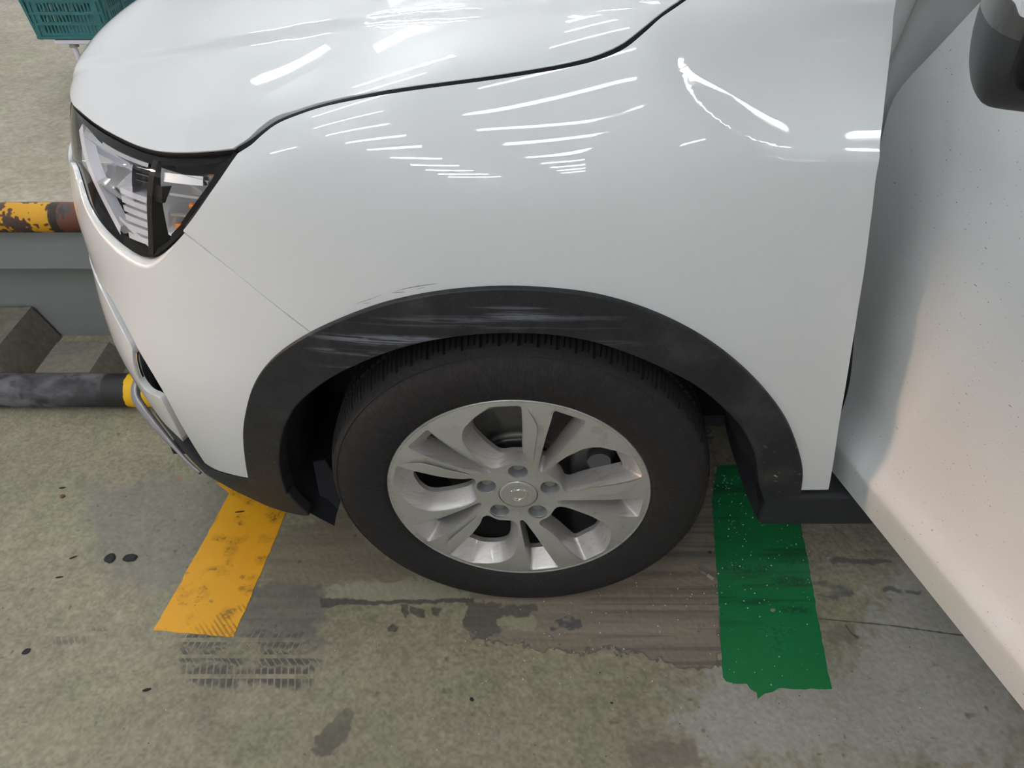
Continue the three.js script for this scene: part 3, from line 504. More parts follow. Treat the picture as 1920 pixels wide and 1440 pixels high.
  part('amber_bulb', new THREE.CapsuleGeometry(.005, .02, 6, 14).rotateZ(1.45).translate(...onLamp(.385, .800, .035).toArray()), new THREE.MeshPhysicalMaterial({ color: new THREE.Color(.9, .30, .03), roughness: .15, transmission: .3, thickness: 0 }), lamp);
  part('amber_reflector', skin('nose', outline(.01, [[.415, .757], [.455, .752]], [[.455, .752], [.455, .769]], [[.455, .769], [.405, .771]], [[.405, .771], [.415, .757]]), .01, .006, { off: -.02, hem: .004, r: .001 }), new THREE.MeshPhysicalMaterial({ color: new THREE.Color(.75, .22, .02), roughness: .2, clearcoat: 1 }), lamp);
}
// ---------- wheel ----------
{
  const wheel = new THREE.Group(); wheel.name = 'front_wheel'; wheel.position.set(0, .318, 0); wheel.rotation.y = -2.6 * Math.PI / 180; car.add(wheel);
  // tyre: profile turned round the axle, shoulder cut by sipes
  const prof = [[.205, -.186], [.217, -.190], [.225, -.194], [.25, -.203], [.275, -.205], [.30, -.199], [.312, -.192], [.3195, -.178], [.3235, -.160], [.3255, -.146], [.3255, -.1385], [.319, -.1375], [.319, -.1295], [.3262, -.1285], [.3266, -.102], [.320, -.1010], [.320, -.0925], [.3266, -.0915], [.3262, -.066], [.319, -.0650], [.319, -.0565], [.3255, -.0555], [.3252, -.046], [.3235, -.034], [.321, -.024], [.3175, -.0135], [.3145, -.008], [.3135, -.0065], [.3095, -.0035], [.3088, -.0018], [.3078, -.0006], [.3066, -.0014], [.3060, -.0012], [.298, .0035], [.285, .008], [.268, .0105], [.25, .0095], [.238, .0065], [.2290, .0045], [.2255, .0025], [.2235, -.001], [.2215, -.006], [.215, -.012]];
  const dense = []; for (let i = 0; i + 1 < prof.length; i++) { const [a, b] = [prof[i], prof[i + 1]], n = (a[1] > -.05 && a[1] < -.008 && a[0] > .31) ? 3 : 1; for (let k = 0; k < n; k++) dense.push([mix(a[0], b[0], k / n), mix(a[1], b[1], k / n)]); } dense.push(prof.at(-1));
  const N = 1152, pos = [], uv = [], idx = [], M = dense.length;
  for (let i = 0; i <= N; i++) {
    const a = i / N * Math.PI * 2, blk = i % 16;
    for (let j = 0; j < M; j++) {
      let [r, z] = dense[j];
      const sh = (z > -.0545 && z < -.0125 && r > .314), sl = (z < -.140 && z > -.182 && r > .318);
      if (sh || sl) { const wide = blk === 0 || blk === 1, thin = blk === 6 || blk === 11; const zz = sh ? z : -.194 - z; if (wide && zz < -.0125) r -= .0055; else if (thin && zz < -.019 && zz > -.05) r -= .0042; }
      else if (r > .325 && z > -.13 && z < -.064) { const s = (i + Math.round((z + .1) * 260)) % 16; if (s === 0 || s === 1 || s === 8) r -= .0045; }
      if (r > .3085 && r < .3155 && z > -.0125 && z < -.002) { if (blk === 0) r += .0008; }
      pos.push(Math.cos(a) * r, Math.sin(a) * r, z); uv.push(i / N * 24, j / M * 3);
    }
  }
  for (let i = 0; i < N; i++) for (let j = 0; j + 1 < M; j++) { const q = i * M + j, w = q + M; idx.push(q, w, w + 1, q, w + 1, q + 1); }
  const rubberMap = dataTex(512, 256, (u, v, o) => { const n = fbm(u * 40, v * 30, 4), m = vnoise(u * 300, v * 160); const g = 40 + (n - .5) * 18 + (m - .5) * 8; o[0] = g + 1; o[1] = g - .5; o[2] = g; });
  let tg = geom(pos, null, uv, idx); tg = toCreasedNormals(tg, .7);
  const tyre = part('tire', tg, new THREE.MeshPhysicalMaterial({ map: rubberMap, roughness: .8, specularIntensity: .45 }), wheel);
  // alloy rim
  const alloyMap = dataTex(512, 512, (u, v, o) => { const x = (u - .5) * .48, y = (v - .5) * .48, r = Math.hypot(x, y); const n = vnoise(x * 900, y * 900), m = fbm(x * 60 + 9, y * 60, 3); let g = 196 + (n - .5) * 10; o[0] = g; o[1] = g - 1; o[2] = g - 3; const k = clamp((m - .62) * 2 + (n > .93 ? .3 : 0), 0, .4) * (r > .13 ? 1 : .4); mixTo(o, 130, 120, 106, k * .5); }, true, false);
  const alloy = new THREE.MeshPhysicalMaterial({ map: alloyMap, color: new THREE.Color(.88, .88, .87), roughness: .34, metalness: .55, clearcoat: .4, clearcoatRoughness: .15, side: THREE.DoubleSide });
  const dustMap = dataTex(512, 512, (u, v, o) => { const n = vnoise(u * 260, v * 260), m = fbm(u * 18, v * 18, 3), q = vnoise(u * 120 + 4, v * 120); const g = 200 + (n - .5) * 20; o[0] = g; o[1] = g - 3; o[2] = g - 6; mixTo(o, 120, 108, 94, clamp((m - .6) * .8 + (q > .88 ? (q - .88) * 3 : 0), 0, .4)); });
  const alloyDusty = new THREE.MeshPhysicalMaterial({ map: dustMap, color: new THREE.Color(.90, .89, .90), roughness: .40, metalness: .45, clearcoat: .3, side: THREE.DoubleSide });
  const faceZ = r => { const p = [[0, -.005], [.034, -.005], [.05, -.0065], [.07, -.005], [.1, .0], [.15, .0045], [.19, .0045], [.212, .001], [.2225, -.001]]; let i = 0; while (i < p.length - 2 && r > p[i + 1][0]) i++; return mix(p[i][1], p[i + 1][1], clamp((r - p[i][0]) / (p[i + 1][0] - p[i][0]), 0, 1)); };
  const pol = (r, d) => [r * Math.cos(d), r * Math.sin(d)];
  const rad = Math.PI / 180, BASE = 91;
  const smoothLoop = (pts, n) => { const c = new THREE.CatmullRomCurve3(pts.map(([r, d]) => V(...pol(r / 1000, d * rad), 0)), true, 'centripetal', .5); return c.getSpacedPoints(n).slice(0, n).map(p => [p.x, p.y]); };
  const polyLoop = (pts, n, round) => {                              // straight sides with rounded corners, evenly sampled
    const P = pts.map(([r, d]) => V(...pol(r / 1000, d * rad), 0)), path = [];
    for (let i = 0; i < P.length; i++) { const a = P[(i + P.length - 1) % P.length], b = P[i], c = P[(i + 1) % P.length]; const ra = Math.min(round, a.distanceTo(b) * .45), rc = Math.min(round, c.distanceTo(b) * .45); const s = b.clone().lerp(a, ra / a.distanceTo(b)), e = b.clone().lerp(c, rc / c.distanceTo(b)); for (let k = 0; k <= 5; k++) { const t = k / 5; path.push(s.clone().multiplyScalar((1 - t) ** 2).addScaledVector(b, 2 * t * (1 - t)).addScaledVector(e, t * t)); } }
    const L = [0]; for (let i = 0; i < path.length; i++) L.push(L[i] + path[i].distanceTo(path[(i + 1) % path.length]));
    const out = []; let k = 0; for (let i = 0; i < n; i++) { const s = L.at(-1) * i / n; while (L[k + 1] < s) k++; const t = (s - L[k]) / (L[k + 1] - L[k]); const q = path[k].clone().lerp(path[(k + 1) % path.length], t); out.push([q.x, q.y]); } return out;
  };
  const wideTop = [[213, -2], [162, -3], [128, -3.5], [102, -6], [86, -11], [78, -8], [77.5, 0], [78, 8], [74, 17], [72, 27], [78, 34], [97, 36], [131, 35], [160, 32.5], [173, 30], [185, 26.5], [199, 19], [213, 11]];
  const wideLow = [[183, -2], [160, -2.6], [130, -3.4], [103, -6], [88, -9.5], [80, -7], [79.5, 0], [80, 8], [79, 14], [80, 19], [85, 23], [97, 26], [119, 28.3], [145, 29], [157, 28.3], [166, 26], [175, 21], [183, 13]];
  const slimTop = [[212, -15.5], [157, -16.8], [105, -20.5], [76, -26.5], [68, -30.5], [71, -35], [81, -34], [145, -31.2], [212, -30.3]];
  const slimLow = [[185, -16.6], [150, -17.6], [112, -20.6], [88, -25.4], [82, -29], [84, -32.3], [93, -32.2], [140, -30.8], [185, -30]];
  const turn = (pts, k) => pts.map(([r, d]) => [r, d + BASE + 72 * k]);
  const NL = 72, holes = [], wallG = [], wellG = [];
  for (let s = 0; s < 5; s++) for (const [top, low, rd] of [[wideTop, wideLow, .006], [slimTop, slimLow, .003]]) {
    const A = polyLoop(turn(top, s), NL, rd), B = polyLoop(turn(low, s), NL, rd * 1.2);
    holes.push(A);
    const toZ = (L, z) => L.map(([x, y]) => V(x, y, z ?? faceZ(Math.hypot(x, y))));
    const r0 = toZ(A), r2 = toZ(B, -.030), r1 = r0.map((p, i) => p.clone().lerp(r2[i], .035).add(V(0, 0, -.0006))), rm = r1.map((p, i) => p.clone().lerp(r2[i], .5).add(V(0, 0, .001))), r3 = toZ(B, -.032), r4 = toZ(B, -.040);
    wallG.push(loftRings([r0, r1])); wallG.push(loftRings([r1, rm, r2])); wellG.push(loftRings([r2, r3, r4]));
  }
  const lugs = []; for (let s = 0; s < 5; s++) lugs.push(pol(.0565, (BASE + 72 * s) * rad));
  { // polished face plate
    const sh = new THREE.Shape(); sh.absarc(0, 0, .2185, 0, Math.PI * 2);
    for (const H of holes) sh.holes.push(new THREE.Path(H.map(p => new THREE.Vector2(...p))));
    for (const [x, y] of lugs) { const p = new THREE.Path(); p.absarc(x, y, .0168, 0, Math.PI * 2, true); sh.holes.push(p); }
    const hub = new THREE.Path(); hub.absarc(0, 0, .0335, 0, Math.PI * 2, true); sh.holes.push(hub);
    const g = new THREE.ShapeGeometry(sh, 60), p = g.attributes.position, n = g.attributes.normal, u = g.attributes.uv;
    for (let i = 0; i < p.count; i++) { const x = p.getX(i), y = p.getY(i), r = Math.hypot(x, y), e = .002, dz = (faceZ(r + e) - faceZ(r - e)) / (2 * e); p.setZ(i, faceZ(r)); const q = V(-dz * x / (r || 1), -dz * y / (r || 1), 1).normalize(); n.setXYZ(i, q.x, q.y, q.z); u.setXY(i, x / .48 + .5, y / .48 + .5); }
    const rimG = [g];
    const lip = new THREE.LatheGeometry([[.2185, faceZ(.2185)], [.2205, .0008], [.2222, .0002], [.2235, -.0016], [.2238, -.005], [.222, -.010], [.214, -.014]].map(q => new THREE.Vector2(...q)), 160).rotateX(Math.PI / 2);
    rimG.push(lip);
    const pm = part('rim_face', merged(rimG), alloy, wheel);
    const lu = pm.geometry.attributes.uv, lp = pm.geometry.attributes.position; for (let i = 0; i < lp.count; i++) lu.setXY(i, lp.getX(i) / .48 + .5, lp.getY(i) / .48 + .5);
  }
  for (const G of [...wallG, ...wellG]) { const p = G.attributes.position, u = G.attributes.uv; for (let i = 0; i < p.count; i++) u.setXY(i, p.getX(i) * 5 + p.getZ(i) * 11, p.getY(i) * 5 - p.getZ(i) * 9); }
  part('spoke_flanks', merged(wallG), alloyDusty, wheel); part('spoke_wells', merged(wellG), alloyDusty, wheel);
  // raised facet edge on each second spoke
  for (let s = 0; s < 5; s++) {
    const cr = [[211, -3.6], [196, -6.6], [178, -10], [158, -11.6], [138, -12], [105, -14.5], [76, -19]], ed = [[211, -2.6], [196, -2.8], [178, -3.2], [158, -3.4], [138, -3.8], [105, -7], [84, -13]];
    const R = cr.map(([r, d], i) => { const a = pol(r / 1000, (d + BASE + 72 * s) * rad), b = pol(ed[i][0] / 1000, (ed[i][1] + BASE + 72 * s) * rad), z = faceZ(r / 1000), w = Math.sin(Math.PI * clamp(i / 6, .04, .96)); return [V(...a, z + .0002), V(...pol(r / 1000, (d + .25 + BASE + 72 * s) * rad), z + .0004 + .0005 * w), V(mix(a[0], b[0], .5), mix(a[1], b[1], .5), z + .0005 + .0002 * w), V(...b, z + .0003)]; });
    part('spoke_facet', loftRings(R, false), alloy, wheel);
  }
  part('barrel', new THREE.LatheGeometry([[.214, -.012], [.205, -.02], [.2, -.03], [.197, -.06], [.186, -.08], [.183, -.15], [.2, -.17], [.213, -.185]].map(q => new THREE.Vector2(...q)), 96).rotateX(Math.PI / 2), new THREE.MeshStandardMaterial({ color: new THREE.Color(.05, .048, .045), roughness: .7, metalness: .4, side: THREE.DoubleSide }), wheel);
  // wheel nuts deep in their wells
  const wellMat = new THREE.MeshStandardMaterial({ color: new THREE.Color(.20, .21, .22), roughness: .5, metalness: .4, side: THREE.DoubleSide }), boltMat = new THREE.MeshStandardMaterial({ color: new THREE.Color(.30, .30, .29), roughness: .5, metalness: .6 });
  for (const [x, y] of lugs) {
    const g = new THREE.LatheGeometry([[.0215, -.036], [.0212, -.014], [.0200, -.0075], [.0168, -.0060], [.0158, -.0076], [.0152, -.036], [.0005, -.036]].map(q => new THREE.Vector2(...q)), 36).rotateX(Math.PI / 2).translate(x, y, 0);
    part('bolt_well', g, wellMat.clone(), wheel).material.color.set(new THREE.Color(.30, .305, .31));
    part('wheel_bolt', merged([new THREE.CylinderGeometry(.0102, .0102, .016, 6).rotateX(Math.PI / 2).translate(x, y, -.026), new THREE.CylinderGeometry(.0085, .0095, .003, 6).rotateX(Math.PI / 2).translate(x, y, -.0176), new THREE.CylinderGeometry(.0125, .0125, .004, 24).rotateX(Math.PI / 2).translate(x, y, -.031)]), boltMat, wheel);
  }
  // centre cap with its curled emblem
  const cap = part('center_cap', new THREE.LatheGeometry([[0, -.0035], [.024, -.0038], [.0268, -.0040], [.0276, -.0034], [.0318, -.0040], [.0326, -.0052], [.0328, -.010]].map(q => new THREE.Vector2(...q)).reverse(), 72).rotateX(Math.PI / 2), new THREE.MeshPhysicalMaterial({ color: new THREE.Color(.58, .58, .57), roughness: .32, metalness: .75, clearcoat: .5, side: THREE.DoubleSide }), wheel);
  {
    const arc = (r, a0, a1, cx, cy, w) => { const R = []; for (let i = 0; i <= 24; i++) { const t = i / 24, a = mix(a0, a1, t) * rad, k = w * .75 * Math.sin(Math.PI * clamp(t, .02, .98)) + .0002; R.push([...Array(6).keys()].map(q => { const b = q / 6 * Math.PI * 2; return V(cx + Math.cos(a) * (r + Math.cos(b) * k), cy + Math.sin(a) * (r + Math.cos(b) * k), -.0038 + Math.sin(b) * .0009); })); } return loftRings(R); };
    part('emblem', merged([arc(.0115, 150, -35, .001, .001, .0011), arc(.0143, 100, -20, .002, 0, .0009), arc(.0168, 80, 5, .002, -.001, .0007), arc(.0105, 160, 320, .001, -.0005, .0011), arc(.0132, 190, 285, .0, -.001, .0007), arc(.004, 40, 250, -.010, .0062, .0012), arc(.0035, 0, 200, -.0062, .0098, .0011)]), chrome, wheel);
  }
  // brake behind the spokes
  const iron = new THREE.MeshStandardMaterial({ color: new THREE.Color(.085, .08, .075), roughness: .45, metalness: .7 }), dark = new THREE.MeshStandardMaterial({ color: new THREE.Color(.03, .03, .03), roughness: .7 });
  part('brake_disc', new THREE.LatheGeometry([[.0, -.062], [.07, -.062], [.075, -.066], [.078, -.080], [.142, -.081], [.143, -.103], [.05, -.104]].map(q => new THREE.Vector2(...q)), 72).rotateX(Math.PI / 2), iron, wheel);
  part('brake_caliper', merged([box(.075, .13, .075, .125, .02, -.095, .014), new THREE.CylinderGeometry(.02, .02, .03, 20).rotateX(Math.PI / 2).translate(.135, .05, -.055), new THREE.CylinderGeometry(.008, .008, .03, 12).rotateX(Math.PI / 2).translate(.155, -.01, -.055)]), new THREE.MeshStandardMaterial({ color: new THREE.Color(.10, .10, .10), roughness: .5, metalness: .5 }), wheel);
  part('dust_shield', new THREE.CylinderGeometry(.155, .155, .004, 48).rotateX(Math.PI / 2).translate(0, 0, -.115), dark, wheel);
  part('hub_bearing', merged([new THREE.CylinderGeometry(.045, .05, .12, 28).rotateX(Math.PI / 2).translate(0, 0, -.15), new THREE.CylinderGeometry(.02, .02, .5, 16).rotateX(Math.PI / 2).translate(0, 0, -.4)]), dark, wheel);
  const w2 = wheel.clone(); w2.name = 'front_wheel'; w2.position.z = 2 * CZ; w2.rotation.y = Math.PI - 2.6 * Math.PI / 180; car.add(w2);
}
// ---------- wheel-house liner, sill, underbody ----------
{
  const edge = curve2([[-.352, .150], [-.372, .165], [-.402, .205], [-.4135, .272], ...cladIn.slice(1, -1), [.4313, .29], [.4385, .25], [.434, .218]], .012), R = [];
  [0, -.012, -.03, -.06, -.10, -.16, -.24, -.33].forEach((dz, k) => R.push(edge.map(([x, y], i) => { const z = k ? dz : -.004, ph = Math.atan2(y - .318, x), s = 1 + (k > 1 ? .004 - .035 * sstep(.01, .12, -dz) * (y < .55 ? 1 : (.67 - y) / .12) : -.002), w = k > 1 ? (fbm(i * .22, dz * 30 + 4, 3) - .5) * .022 : 0, low = y < .26 ? (1 - (y - .14) / .12) * (k > 3 ? .04 : 0) : 0; return V(Math.cos(ph) * (Math.hypot(x, y - .318) * s + w), .318 + Math.sin(ph) * (Math.hypot(x, y - .318) * s + w) + low, (DOM.side.at(clamp(x, -.44, .5), Math.max(y, .16))?.z ?? -.03) + z); })));
  const lm = felt.clone(); lm.side = THREE.DoubleSide;
  part('wheel_arch_liner', loftRings(R, false), lm, car);
  const tab = new THREE.Shape([[-.372, .30], [-.352, .30], [-.338, .24], [-.342, .20], [-.350, .158], [-.362, .195], [-.376, .21]].map(p => new THREE.Vector2(...p)));
  part('liner_flap', new THREE.ExtrudeGeometry(tab, { depth: .003, bevelEnabled: true, bevelSize: .001, bevelThickness: .001, bevelSegments: 1 }).rotateY(.25).translate(-.01, 0, -.19), lm, car);
  part('inner_wheel_house', box(.86, .62, .02, 0, .55, -.36), felt, car);
  part('sill_trim', new RoundedBoxGeometry(1.5, .085, .16, 4, .012).translate(.437 + .75, .247, -.105), plastic, car);
  part('underbody', merged([box(2.2, .03, 1.2, .95, .235, CZ), box(.36, .02, 1.3, -.52, .20, CZ)]), felt, car);
}
// ---------- hinge pillar, open door, mirror ----------
{
  const prof = [[.418, -.125], [.419, -.15], [.421, -.165], [.426, -.17], [.433, -.174], [.440, -.186], [.447, -.19], [.478, -.193], [.486, -.197], [.493, -.209], [.50, -.213], [.545, -.216], [.575, -.218], [.595, -.235], [.60, -.27], [.60, -.34]];
  const c = new THREE.CatmullRomCurve3(prof.map(([x, z]) => V(x, 0, z)), false, 'centripetal').getSpacedPoints(80), R = [];
  for (let j = 0; j <= 12; j++) { const y = mix(.31, 1.42, j / 12), sx = Math.max(0, y - 1.02) * .5; R.push(c.map(p => V(p.x + sx, y, p.z - Math.max(0, y - 1) * .12))); }
  const m = paint.clone(); m.side = THREE.DoubleSide;
  part('hinge_pillar', loftRings(R, false), m, car);
  part('door_hinge', merged([box(.05, .06, .05, .535, .47, -.17, .008), new THREE.CylinderGeometry(.011, .011, .08, 14).translate(.545, .47, -.145)]), m, car);
}
{
  const door = new THREE.Group(); door.name = 'front_door'; car.add(door);
  const D = V(.265, 0, .964).normalize(), O = V(-.964, 0, .265).normalize(), B = V(.561, 0, -.078);
  const W = spline1([[.28, -.004], [.30, 0], [.335, .008], [.366, .0155], [.374, .0165], [.385, .0150], [.42, .0085], [.47, .0085], [.54, .0165], [.62, .029], [.70, .040], [.78, .047], [.86, .050], [.93, .047], [.98, .040], [1.03, .029], [1.1, .012]]);
  const at = (u, y) => B.clone().addScaledVector(D, u).addScaledVector(O, W(y) - .025 * (1 - sstep(-.12, .10, u)) * sstep(.3, .5, y) * .8 - .004 * u * u).setY(y);
  const nrm = (p, u, y) => { const e = 5e-4; return at(u, y + e).sub(at(u, y - e)).cross(at(u + e, y).sub(at(u - e, y))).normalize().multiplyScalar(1); };
  const N2 = (p, u, y) => { const n = nrm(p, u, y); return n.dot(O) < 0 ? n.negate() : n; };
  const inv = p => { const q = p.clone().sub(B).setY(0); return [q.dot(D), p.y]; };
  const poly = outline(.02, [[0, .30], [-.012, .36], [-.04, .48], [-.07, .62], [-.095, .76], [-.112, .87], [-.118, .915], [-.112, .94], [-.085, .995], [-.055, 1.06], [-.022, 1.13], [.01, 1.19]], [[.01, 1.19], [.12, 1.19]], [[.12, 1.19], [.16, 1.10], [.22, 1.075], [.6, 1.06], [1.02, 1.05]], [[1.02, 1.05], [1.05, .7], [1.0, .30]], [[1.0, .30], [0, .30]]);
  part('outer_panel', sheet(at, (p, u, y) => u === undefined ? O.clone() : N2(p, u, y), poly, .02, .0085, { hem: .02, r: .002 }), paintDusty, door);
  // inner shell closes the door
  const inner = new THREE.Shape(poly.map(([u, y]) => new THREE.Vector2(u, y))), ig = new THREE.ExtrudeGeometry(inner, { depth: .06, bevelEnabled: false });
  const M = new THREE.Matrix4().makeBasis(D, V(0, 1, 0), D.clone().cross(V(0, 1, 0))); ig.applyMatrix4(M).translate(B.x, 0, B.z);
  { const toIn = D.clone().cross(V(0, 1, 0)).dot(O) > 0 ? -.105 : .03; ig.translate(D.clone().cross(V(0, 1, 0)).x * toIn, 0, D.clone().cross(V(0, 1, 0)).z * toIn); }
  part('inner_shell', ig, plastic, door);
  part('window_frame', tube([[-.055, 1.06], [.1, 1.2], [.3, 1.36], [.5, 1.46], [.75, 1.5], [1.0, 1.48], [1.03, 1.3], [1.02, 1.05]].map(([u, y]) => at(u, Math.min(y, 1.1)).addScaledVector(O, -.03 - Math.max(0, y - 1.05) * .18).setY(y).toArray()), .016, 80, 8), blackTrim, door);
  const glassPts = [[0, 1.07], [.12, 1.2], [.3, 1.34], [.5, 1.44], [.75, 1.48], [.98, 1.46], [1.0, 1.06]].map(([u, y]) => at(u, Math.min(y, 1.1)).addScaledVector(O, -.03 - Math.max(0, y - 1.05) * .18).setY(y));
  { const pos = [], uv = [], idx = []; glassPts.forEach(p => { pos.push(p.x, p.y, p.z); uv.push(0, 0); }); for (let i = 1; i + 1 < glassPts.length; i++) idx.push(0, i, i + 1); part('window_pane', geom(pos, null, uv, idx), clearLens, door); }
  // mirror
  const mir = new THREE.Group(); mir.name = 'side_mirror'; mir.position.set(.474, 1.149, .217); mir.rotation.y = -.24; car.add(mir);
  const shell = (y0, y1, nj = 24, sc = 1) => { const R = []; for (let j = 0; j <= nj; j++) { const t = j / nj, y = mix(y0, y1, t), e = clamp(y / .092, -1, 1), k = Math.pow(1 - Math.abs(e) ** 2.4, .45); const r = []; for (let i = 0; i <= 48; i++) { const th = i / 48 * Math.PI * 2, ct = Math.cos(th), st = Math.sin(th), q = Math.pow(Math.abs(ct) ** 3.2 + Math.abs(st) ** 3.2, -1 / 3.2); r.push(V(ct * q * .118 * sc * mix(.70, 1, k), y * sc, st * q * .062 * sc * k)); } R.push(r); } return loftRings(R, false); };
  const ds = m => { const q = m.clone(); q.side = THREE.DoubleSide; return q; };
  const mg = new THREE.MeshStandardMaterial({ color: new THREE.Color(.035, .037, .042), roughness: .5 });
  const slope = (g, k) => { const p = g.attributes.position; for (let i = 0; i < p.count; i++) p.setY(i, p.getY(i) + k(p.getX(i), p.getY(i), p.getZ(i))); g.computeVertexNormals(); return g; };
  part('lower_housing', slope(shell(-.091, -.018), (x, y, z) => (y > -.07 ? (y + .07) / .052 : 0) * (-.10 * (z + .06) - .05 * (x + .1))), ds(mg), mir);
  part('turn_signal', slope(shell(-.018, .055), (x, y, z) => clamp((.055 - y) / .073, 0, 1) * (-.10 * (z + .06) - .05 * (x + .1))), ds(new THREE.MeshPhysicalMaterial({ color: 0xffffff, roughness: .04, transmission: .92, thickness: 0 })), mir);
  part('upper_cover', shell(.055, .091), ds(paint), mir);
  part('signal_reflector', merged([shell(-.02, .05, 8, .86)]), ds(chrome), mir);
  for (let k = 0; k < 3; k++) part('signal_rib', box(.006, .05, .01, -.088 + k * .018, .026, .052 - k * .002, .002), k === 1 ? blackTrim : chrome, mir);
  part('mirror_bezel', box(.20, .135, .03, 0, 0, 0, .014).rotateZ(.10).translate(-.004, .014, .052), blackTrim, mir);
  part('mirror_glass', box(.165, .11, .004, 0, 0, 0, .0018).rotateZ(.10).translate(.004, .014, .0675), chrome, mir);
  part('mirror_foot', box(.10, .05, .06, .15, -.06, -.03, .015), mg, mir);
}
// cowl, windscreen and pillar above the bonnet's rear edge
{
  const quad = (a, b, c, d, n = 12) => { const R = []; for (let i = 0; i <= n; i++) R.push([...Array(n + 1).keys()].map(j => { const p = V(...a).lerp(V(...b), j / n), q = V(...d).lerp(V(...c), j / n); return p.lerp(q, i / n); })); return loftRings(R, false); };
  part('cowl', quad([.36, 1.10, -.28], [.36, 1.115, -1.46], [.56, 1.12, -1.46], [.56, 1.10, -.28]), Object.assign(blackTrim.clone(), { side: THREE.DoubleSide }), car);
  part('windscreen', quad([.52, 1.11, -.24], [.52, 1.115, -1.5], [1.18, 1.53, -1.38], [1.18, 1.53, -.36]), new THREE.MeshPhysicalMaterial({ color: new THREE.Color(.5, .58, .56), roughness: .02, transmission: 1, thickness: 0 }), car);
  part('roof_pillar', tube([[.40, 1.07, -.19], [.55, 1.13, -.21], [.85, 1.33, -.27], [1.2, 1.54, -.34]], .028, 40, 10), paint, car);
  part('roof_pillar', tube([[.40, 1.07, 2 * CZ + .19], [.55, 1.13, 2 * CZ + .21], [.85, 1.33, 2 * CZ + .27], [1.2, 1.54, 2 * CZ + .34]], .028, 40, 10), paint, car);
  part('engine_bay', box(1.0, .36, 1.3, .0, .60, CZ), felt, car);
}
// ---------- tape on the floor ----------
function slab(pts, y0, y1, wob, step) {                              // a thin flat piece with a slightly uneven rim
  const P = []; for (let i = 0; i < pts.length; i++) { const a = pts[i], b = pts[(i + 1) % pts.length], n = Math.max(1, Math.round(Math.hypot(b[0] - a[0], b[1] - a[1]) / step)); for (let k = 0; k < n; k++) { const x = mix(a[0], b[0], k / n), z = mix(a[1], b[1], k / n); P.push(new THREE.Vector2(x + (vnoise(x * 160, z * 160) - .5) * wob, -(z + (vnoise(x * 160 + 50, z * 160) - .5) * wob))); } }
  const g = new THREE.ExtrudeGeometry(new THREE.Shape(P), { depth: y1 - y0, bevelEnabled: false }).rotateX(-Math.PI / 2).translate(0, y0, 0);
  const p = g.attributes.position, u = g.attributes.uv; for (let i = 0; i < p.count; i++) u.setXY(i, (p.getX(i) + 1) / 2, (p.getZ(i) + 1) / 2);
  return g;
}
{
  const B = (k) => { const b = BB[k]; return [b[0], b[1], b[2], b[3]]; };
  const yb = B('yellow'), yMap = dataTex(700, 900, (u, v, o) => {
    const x = mix(yb[0], yb[1], u), z = mix(yb[2], yb[3], v); o[0] = 232; o[1] = 166; o[2] = 28;
    const a = fbm(x * 30, z * 40, 4), b = vnoise(x * 260, z * 260), c = fbm(x * 8 + 3, z * 8, 3);
    o[1] += (c - .5) * 14; mixTo(o, 176, 120, 24, clamp((a - .5) * 1.6, 0, .4)); mixTo(o, 120, 88, 36, clamp((b * .5 + a * .7 - .80) * 4, 0, .55));
    const near = sstep(-.06, .07, z) * sstep(-.66, -.56, x), s = (x - .9 * z) / .011, f = Math.abs(s - Math.floor(s) - .5);
    mixTo(o, 140, 96, 30, near * (f > .28 ? .55 : 0) * sstep(.4, .6, fbm(x * 26, z * 26, 3)));
    for (const [px, pz, r] of [[-.553, -.03, .014], [-.56, -.055, .011], [-.608, .002, .007], [-.565, .055, .006], [-.60, -.19, .01]]) { const d = Math.hypot(x - px + (a - .5) * .02, z - pz); mixTo(o, 66, 54, 34, (1 - sstep(r * .2, r * .8, d)) * .35 * sstep(.35, .6, b + a * .3)); }
  }, true, false);
  const gb = B('green'), gMap = dataTex(700, 1200, (u, v, o) => {
    const x = mix(gb[0], gb[1], u), z = mix(gb[2], gb[3], v); o[0] = 24; o[1] = 118; o[2] = 66;
    const a = fbm(x * 16, z * 30, 4), b = vnoise(x * 240, z * 240), h = fbm(x * 7, z * 60 + 3, 3);
    mixTo(o, 34, 138, 84, clamp((a - .45) * 1.2, 0, .5)); mixTo(o, 16, 62, 38, clamp((h - .5) * 2.4, 0, .5) * (1 - sstep(.03, .07, z))); mixTo(o, 12, 52, 32, clamp((b * .4 + a * .8 - .76) * 2, 0, .25));
    for (const [px, pz, rx, rz] of [[.545, .02, .04, .010], [.555, -.045, .05, .016], [.47, -.075, .05, .012], [.60, -.215, .012, .02]]) { const e = Math.hypot((x - px) / rx, (z - pz) / rz) + (a - .5) * 1.4; mixTo(o, 18, 40, 30, (1 - sstep(.4, 1.2, e)) * .4 * sstep(.3, .6, b * .5 + a * .5)); }
    if (b > .93) mixTo(o, 110, 150, 120, .4);
  }, true, false);
  const fit = (g, b) => { const p = g.attributes.position, u = g.attributes.uv; for (let i = 0; i < p.count; i++) u.setXY(i, (p.getX(i) - b[0]) / (b[1] - b[0]), (p.getZ(i) - b[2]) / (b[3] - b[2])); return g; };
  const y = part('yellow_tape', fit(slab(MARK.yellow, .0001, .0011, .0035, .012), yb), new THREE.MeshStandardMaterial({ map: yMap, roughness: .55 }), scene);
  tag(y, 'worn yellow floor tape running out from under the front bumper', 'floor tape');
  const g = part('green_tape', fit(slab(MARK.green, .0001, .0010, .003, .012), gb), new THREE.MeshStandardMaterial({ map: gMap, roughness: .5 }), scene);
  tag(g, 'dark green floor tape with a torn end behind the front wheel', 'floor tape');
}
